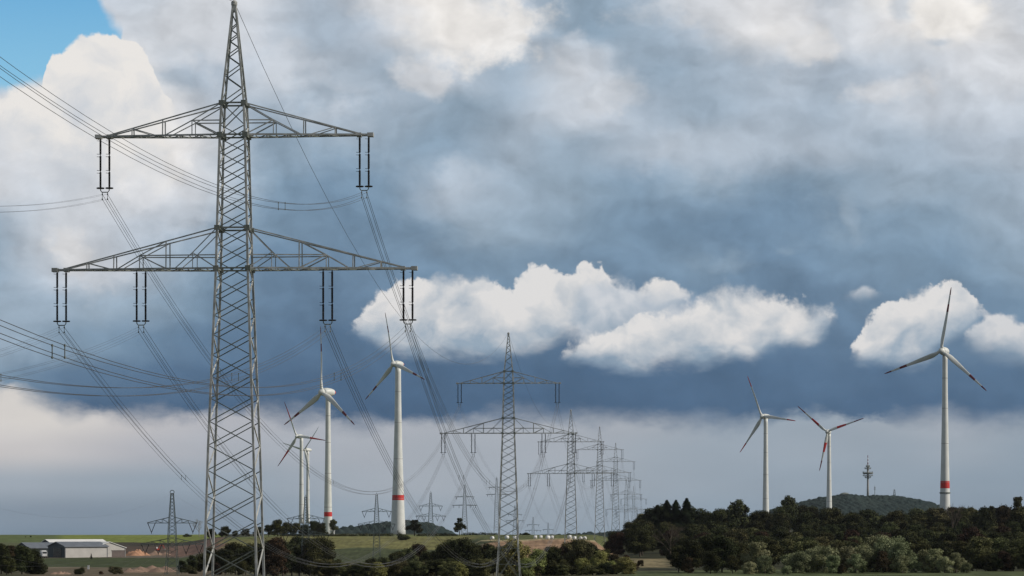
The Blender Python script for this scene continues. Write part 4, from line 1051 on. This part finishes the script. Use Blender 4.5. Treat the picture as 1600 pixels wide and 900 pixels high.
# valley trees behind the huge pylon
for px, D, ty, k in ((284, 850, 876, 'dark2'), (300, 870, 868, 'dark0'), (318, 900, 864, 'dark1'), (336, 940, 856, 'dark3'), (352, 900, 858, 'dark2'), (368, 960, 848, 'dark0'), (384, 930, 855, 'dark1'),
                     (398, 960, 850, 'dark3'), (414, 1000, 846, 'dark2'), (428, 960, 842, 'brown0'), (442, 1000, 848, 'dark0'), (456, 1010, 850, 'dark2'), (468, 1040, 838, 'dark1'), (484, 1040, 842, 'brown1'),
                     (498, 1010, 840, 'dark3'), (508, 1030, 852, 'dark0'), (300, 820, 884, 'bush0'), (340, 830, 880, 'brown0'), (380, 850, 876, 'dark1'), (500, 900, 870, 'dark2')):
    tree(k, px, D, ty, 'dark tree in the valley clump behind the foot of the huge pylon', group='valley clump behind the huge pylon')
# middle
MID = [(528, 920, 874, 'dark0'), (545, 900, 880, 'olive0'), (562, 910, 878, 'olive1'), (580, 920, 872, 'dark1'), (600, 930, 872, 'olive2'), (618, 960, 862, 'dark3'), (636, 940, 856, 'olive0'), (655, 950, 852, 'brown0'), (668, 930, 862, 'dark2'),
       (690, 900, 852, 'dark0'), (704, 910, 843, 'dark1'), (722, 900, 842, 'dark2'), (740, 900, 848, 'dark3'), (752, 920, 856, 'brown1'), (764, 900, 850, 'dark0'), (778, 880, 852, 'olive1'),
       (862, 860, 854, 'dark2'), (876, 880, 856, 'brown0'), (892, 900, 846, 'olive0'), (906, 880, 844, 'olive2'), (922, 900, 848, 'dark1'), (960, 860, 866, 'brown1'), (980, 850, 868, 'brown0'), (990, 820, 880, 'bush2'), (946, 900, 858, 'dark0'), (560, 830, 890, 'dark2'), (650, 820, 876, 'dark1'), (620, 830, 884, 'bush0'), (706, 800, 872, 'dark3'), (745, 800, 868, 'dark0'), (880, 780, 874, 'dark1'), (975, 760, 884, 'dark3'), (1000, 900, 876, 'bush2')]
for px, D, ty, k in MID:
    tree(k, px, D, ty, 'bushy tree in the hedge-like belt along the middle of the bottom edge', group='tree belt along the middle of the bottom edge', wx=1.05)
for px, D, ty, k, lab in ((806, 700, 843, 'lime0', 'tall yellow-green tree behind the right leg of the second large pylon'), (838, 740, 860, 'lime1', 'lower yellow-green tree right of the second large pylon'),
                          (822, 690, 872, 'lime0', 'yellow-green bush at the bottom edge right of the second large pylon'), (936, 770, 862, 'lime1', 'yellow-green tree with bright tips left of the straw meadow'),
                          (912, 740, 872, 'lime0', 'yellow-green bush in front of the bale field, below the third large pylon'), (956, 740, 876, 'lime0', 'yellow-green bush right of the tree with bright tips')):
    tree(k, px, D, ty, lab, wx=1.05)
# the wood on the right
def skyline(px):
    return float(np.interp(px, [940, 955, 975, 1000, 1015, 1040, 1075, 1100, 1120, 1150, 1200, 1240, 1280, 1330, 1360, 1400, 1440, 1500, 1560, 1600, 1700], [838, 826, 815, 803, 800, 794, 796, 802, 800, 803, 800, 793, 797, 800, 802, 802, 798, 795, 797, 796, 796]))
WL = 'dark broadleaf tree packed inside the large wood on the right'
cnt = 0
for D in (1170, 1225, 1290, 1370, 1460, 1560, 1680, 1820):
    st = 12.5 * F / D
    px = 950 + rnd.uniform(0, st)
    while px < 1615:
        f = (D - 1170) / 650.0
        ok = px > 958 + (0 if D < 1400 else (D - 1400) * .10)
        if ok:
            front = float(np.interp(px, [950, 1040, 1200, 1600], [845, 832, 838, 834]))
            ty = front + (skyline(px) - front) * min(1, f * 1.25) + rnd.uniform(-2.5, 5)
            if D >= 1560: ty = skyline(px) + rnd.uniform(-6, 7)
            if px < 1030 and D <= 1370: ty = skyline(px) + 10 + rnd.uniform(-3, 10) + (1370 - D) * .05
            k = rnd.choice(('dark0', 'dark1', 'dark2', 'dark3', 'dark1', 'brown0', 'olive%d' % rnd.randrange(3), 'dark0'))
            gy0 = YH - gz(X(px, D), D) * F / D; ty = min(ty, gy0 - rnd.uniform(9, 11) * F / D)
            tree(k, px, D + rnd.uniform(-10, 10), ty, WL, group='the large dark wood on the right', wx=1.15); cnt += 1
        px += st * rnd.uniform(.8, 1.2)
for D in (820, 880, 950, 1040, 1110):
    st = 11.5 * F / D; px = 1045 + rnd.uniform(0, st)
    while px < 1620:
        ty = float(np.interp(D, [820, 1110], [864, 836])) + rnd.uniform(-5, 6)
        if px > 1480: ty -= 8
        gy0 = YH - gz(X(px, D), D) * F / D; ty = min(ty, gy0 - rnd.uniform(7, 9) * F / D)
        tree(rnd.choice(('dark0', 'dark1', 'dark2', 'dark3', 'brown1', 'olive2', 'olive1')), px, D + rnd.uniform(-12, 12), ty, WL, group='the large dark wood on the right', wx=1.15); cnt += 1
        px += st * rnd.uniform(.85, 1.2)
print('wood trees', cnt)
for px, ty, lab in ((1042, 781, 'pointed spruce rising from the left part of the wood, left of its two neighbours'), (1056, 781, 'pointed spruce rising from the left part of the wood, middle of three'), (1073, 778, 'tallest pointed spruce, right one of three at the left part of the wood'),
                    (1027, 789, 'shorter spruce at the left shoulder of the wood')):
    tree('spruce%d' % (px % 2), px, 1420, ty, lab, 'spruce_tree', wx=1.6)
tree('airy0', 1150, 1500, 780, 'round open-crowned tree sticking out of the wood left of the edge-on turbine', wx=.85)
tree('airy1', 1163, 1500, 787, 'smaller dark tree leaning on the round open-crowned tree above the wood', wx=.7)
tree('airy0', 1234, 1800, 774, 'small pale round tree on the shoulder of the wood between the two mid-right turbines', wx=.8)
tree('airy1', 1590, 1500, 773, 'dark ragged tree sticking out of the wood at the right picture edge', wx=.8)
tree('bare1', 1489, 1500, 780, 'bare dead tree in front of the foot of the tall far right turbine', 'bare_tree', wx=.8)
tree('airy1', 1550, 1480, 788, 'small ragged tree top left of the one at the right picture edge', wx=.6)
tree('airy1', 1537, 1480, 791, 'lowest of the ragged tree tops near the right picture edge', wx=.5)
tree('bare1', 1048, 1060, 812, 'bare brown tree with a pale trunk in front of the left part of the wood', 'bare_tree', wx=1.25)
x = X(1320, 6000); 
m = MB(); m.rings([((0, 0, z), (r * 1.3, 0, 0), (0, r, 0)) for r, z in ((11, -4), (11, 2), (9, 6), (5, 9), (1, 10))], 14)
o = link('radar_dome', m.mesh('radar_dome', MT['steel_dark'], True), None, (x, 6000, Z(777, 6000))); tag(o, 'dark rounded dome on the left end of the wooded hilltop', 'dome')
# big dark tree mass and grey-green willows in front
for px, D, ty, k in ((1060, 770, 852, 'dark1'), (1082, 760, 842, 'dark3'), (1104, 770, 836, 'dark0'), (1128, 765, 838, 'dark2'), (1150, 770, 846, 'dark1'), (1166, 760, 862, 'dark3'), (1110, 735, 862, 'dark2'), (1075, 735, 872, 'brown0'), (1145, 735, 868, 'dark0')):
    tree(k, px, D, ty, 'very dark tree in the mass in front of the wood, right of the straw meadow', group='dark mass in front of the wood')
WIL = [(1183, 745, 848, 'willow0'), (1195, 735, 868, 'willow1'), (1172, 725, 878, 'willow2'), (1206, 730, 884, 'willow0'), (1232, 745, 866, 'willow1'), (1250, 740, 862, 'willow2'), (1268, 750, 858, 'willow0'), (1288, 745, 854, 'willow2'), (1302, 735, 868, 'willow0'),
       (1322, 745, 854, 'willow1'), (1338, 740, 866, 'willow0'), (1350, 750, 852, 'willow2'), (1372, 755, 836, 'willow1'), (1392, 750, 840, 'willow2'), (1408, 745, 848, 'willow0'), (1380, 735, 862, 'brown0'), (1410, 735, 868, 'willow1'), (1428, 740, 870, 'willow0'),
       (1450, 745, 860, 'willow2'), (1462, 740, 858, 'willow0'), (1476, 735, 870, 'willow1'), (1494, 740, 864, 'willow0'), (1510, 735, 880, 'willow2'), (1262, 765, 844, 'olive1'), (1315, 725, 882, 'brown1'), (1350, 720, 884, 'dark0'), (1230, 722, 884, 'willow2')]
for px, D, ty, k in WIL:
    if k.startswith('w'): tree(k, px, D, ty, 'pale grey-green willow bush along the front of the wood on the right', 'willow_bush', 'pale willow bushes in front of the wood', cat='bush')
    else: tree(k, px, D, ty, 'darker bush among the pale willows in front of the wood', 'shrub', 'darker bushes among the willows', cat='bush')

k_ = 0; px = 505.0
while px < 985:
    D = 745 + rnd.uniform(-15, 20); k = ('olive1', 'dark1', 'olive2', 'bush1', 'dark3', 'olive0', 'lime1', 'bush0')[k_ % 8]; k_ += 1
    tree(k, px, D, 878 + rnd.uniform(-7, 9), 'low bush filling the belt along the middle of the bottom edge', 'shrub', 'low bushes along the middle of the bottom edge', cat='bush', wx=1.5)
    px += rnd.uniform(11, 20)
for px, ty, k in ((1526, 872, 'dark0'), (1540, 866, 'dark2'), (1556, 868, 'dark1'), (1570, 862, 'brown0'), (1584, 866, 'dark3'), (1598, 864, 'dark1'), (1612, 868, 'dark0'), (1516, 878, 'olive0'), (1548, 880, 'bush0'), (1578, 882, 'bush2')):
    tree(k, px, 775, ty, 'dark tree at the front edge of the wood, right of the willows', group='front edge of the wood right of the willows', wx=1.1)

# ------------------------------------------------------------------ haze
m = MB(); m.box((-7000, -700, -75), (7000, 12200, 190))
hz = bpy.data.materials.new('haze_air'); hz.use_nodes = True; ht = hz.node_tree; ht.nodes.clear()
pv = ht.nodes.new('ShaderNodeVolumePrincipled'); pv.inputs['Color'].default_value = (0.86, 0.92, 1.0, 1); pv.inputs['Density'].default_value = 1.0e-5
pv.inputs['Anisotropy'].default_value = 0.0
oo = ht.nodes.new('ShaderNodeOutputMaterial'); ht.links.new(pv.outputs[0], oo.inputs['Volume'])
o = link('haze', m.mesh('haze', hz)); tag(o, kind='stuff')
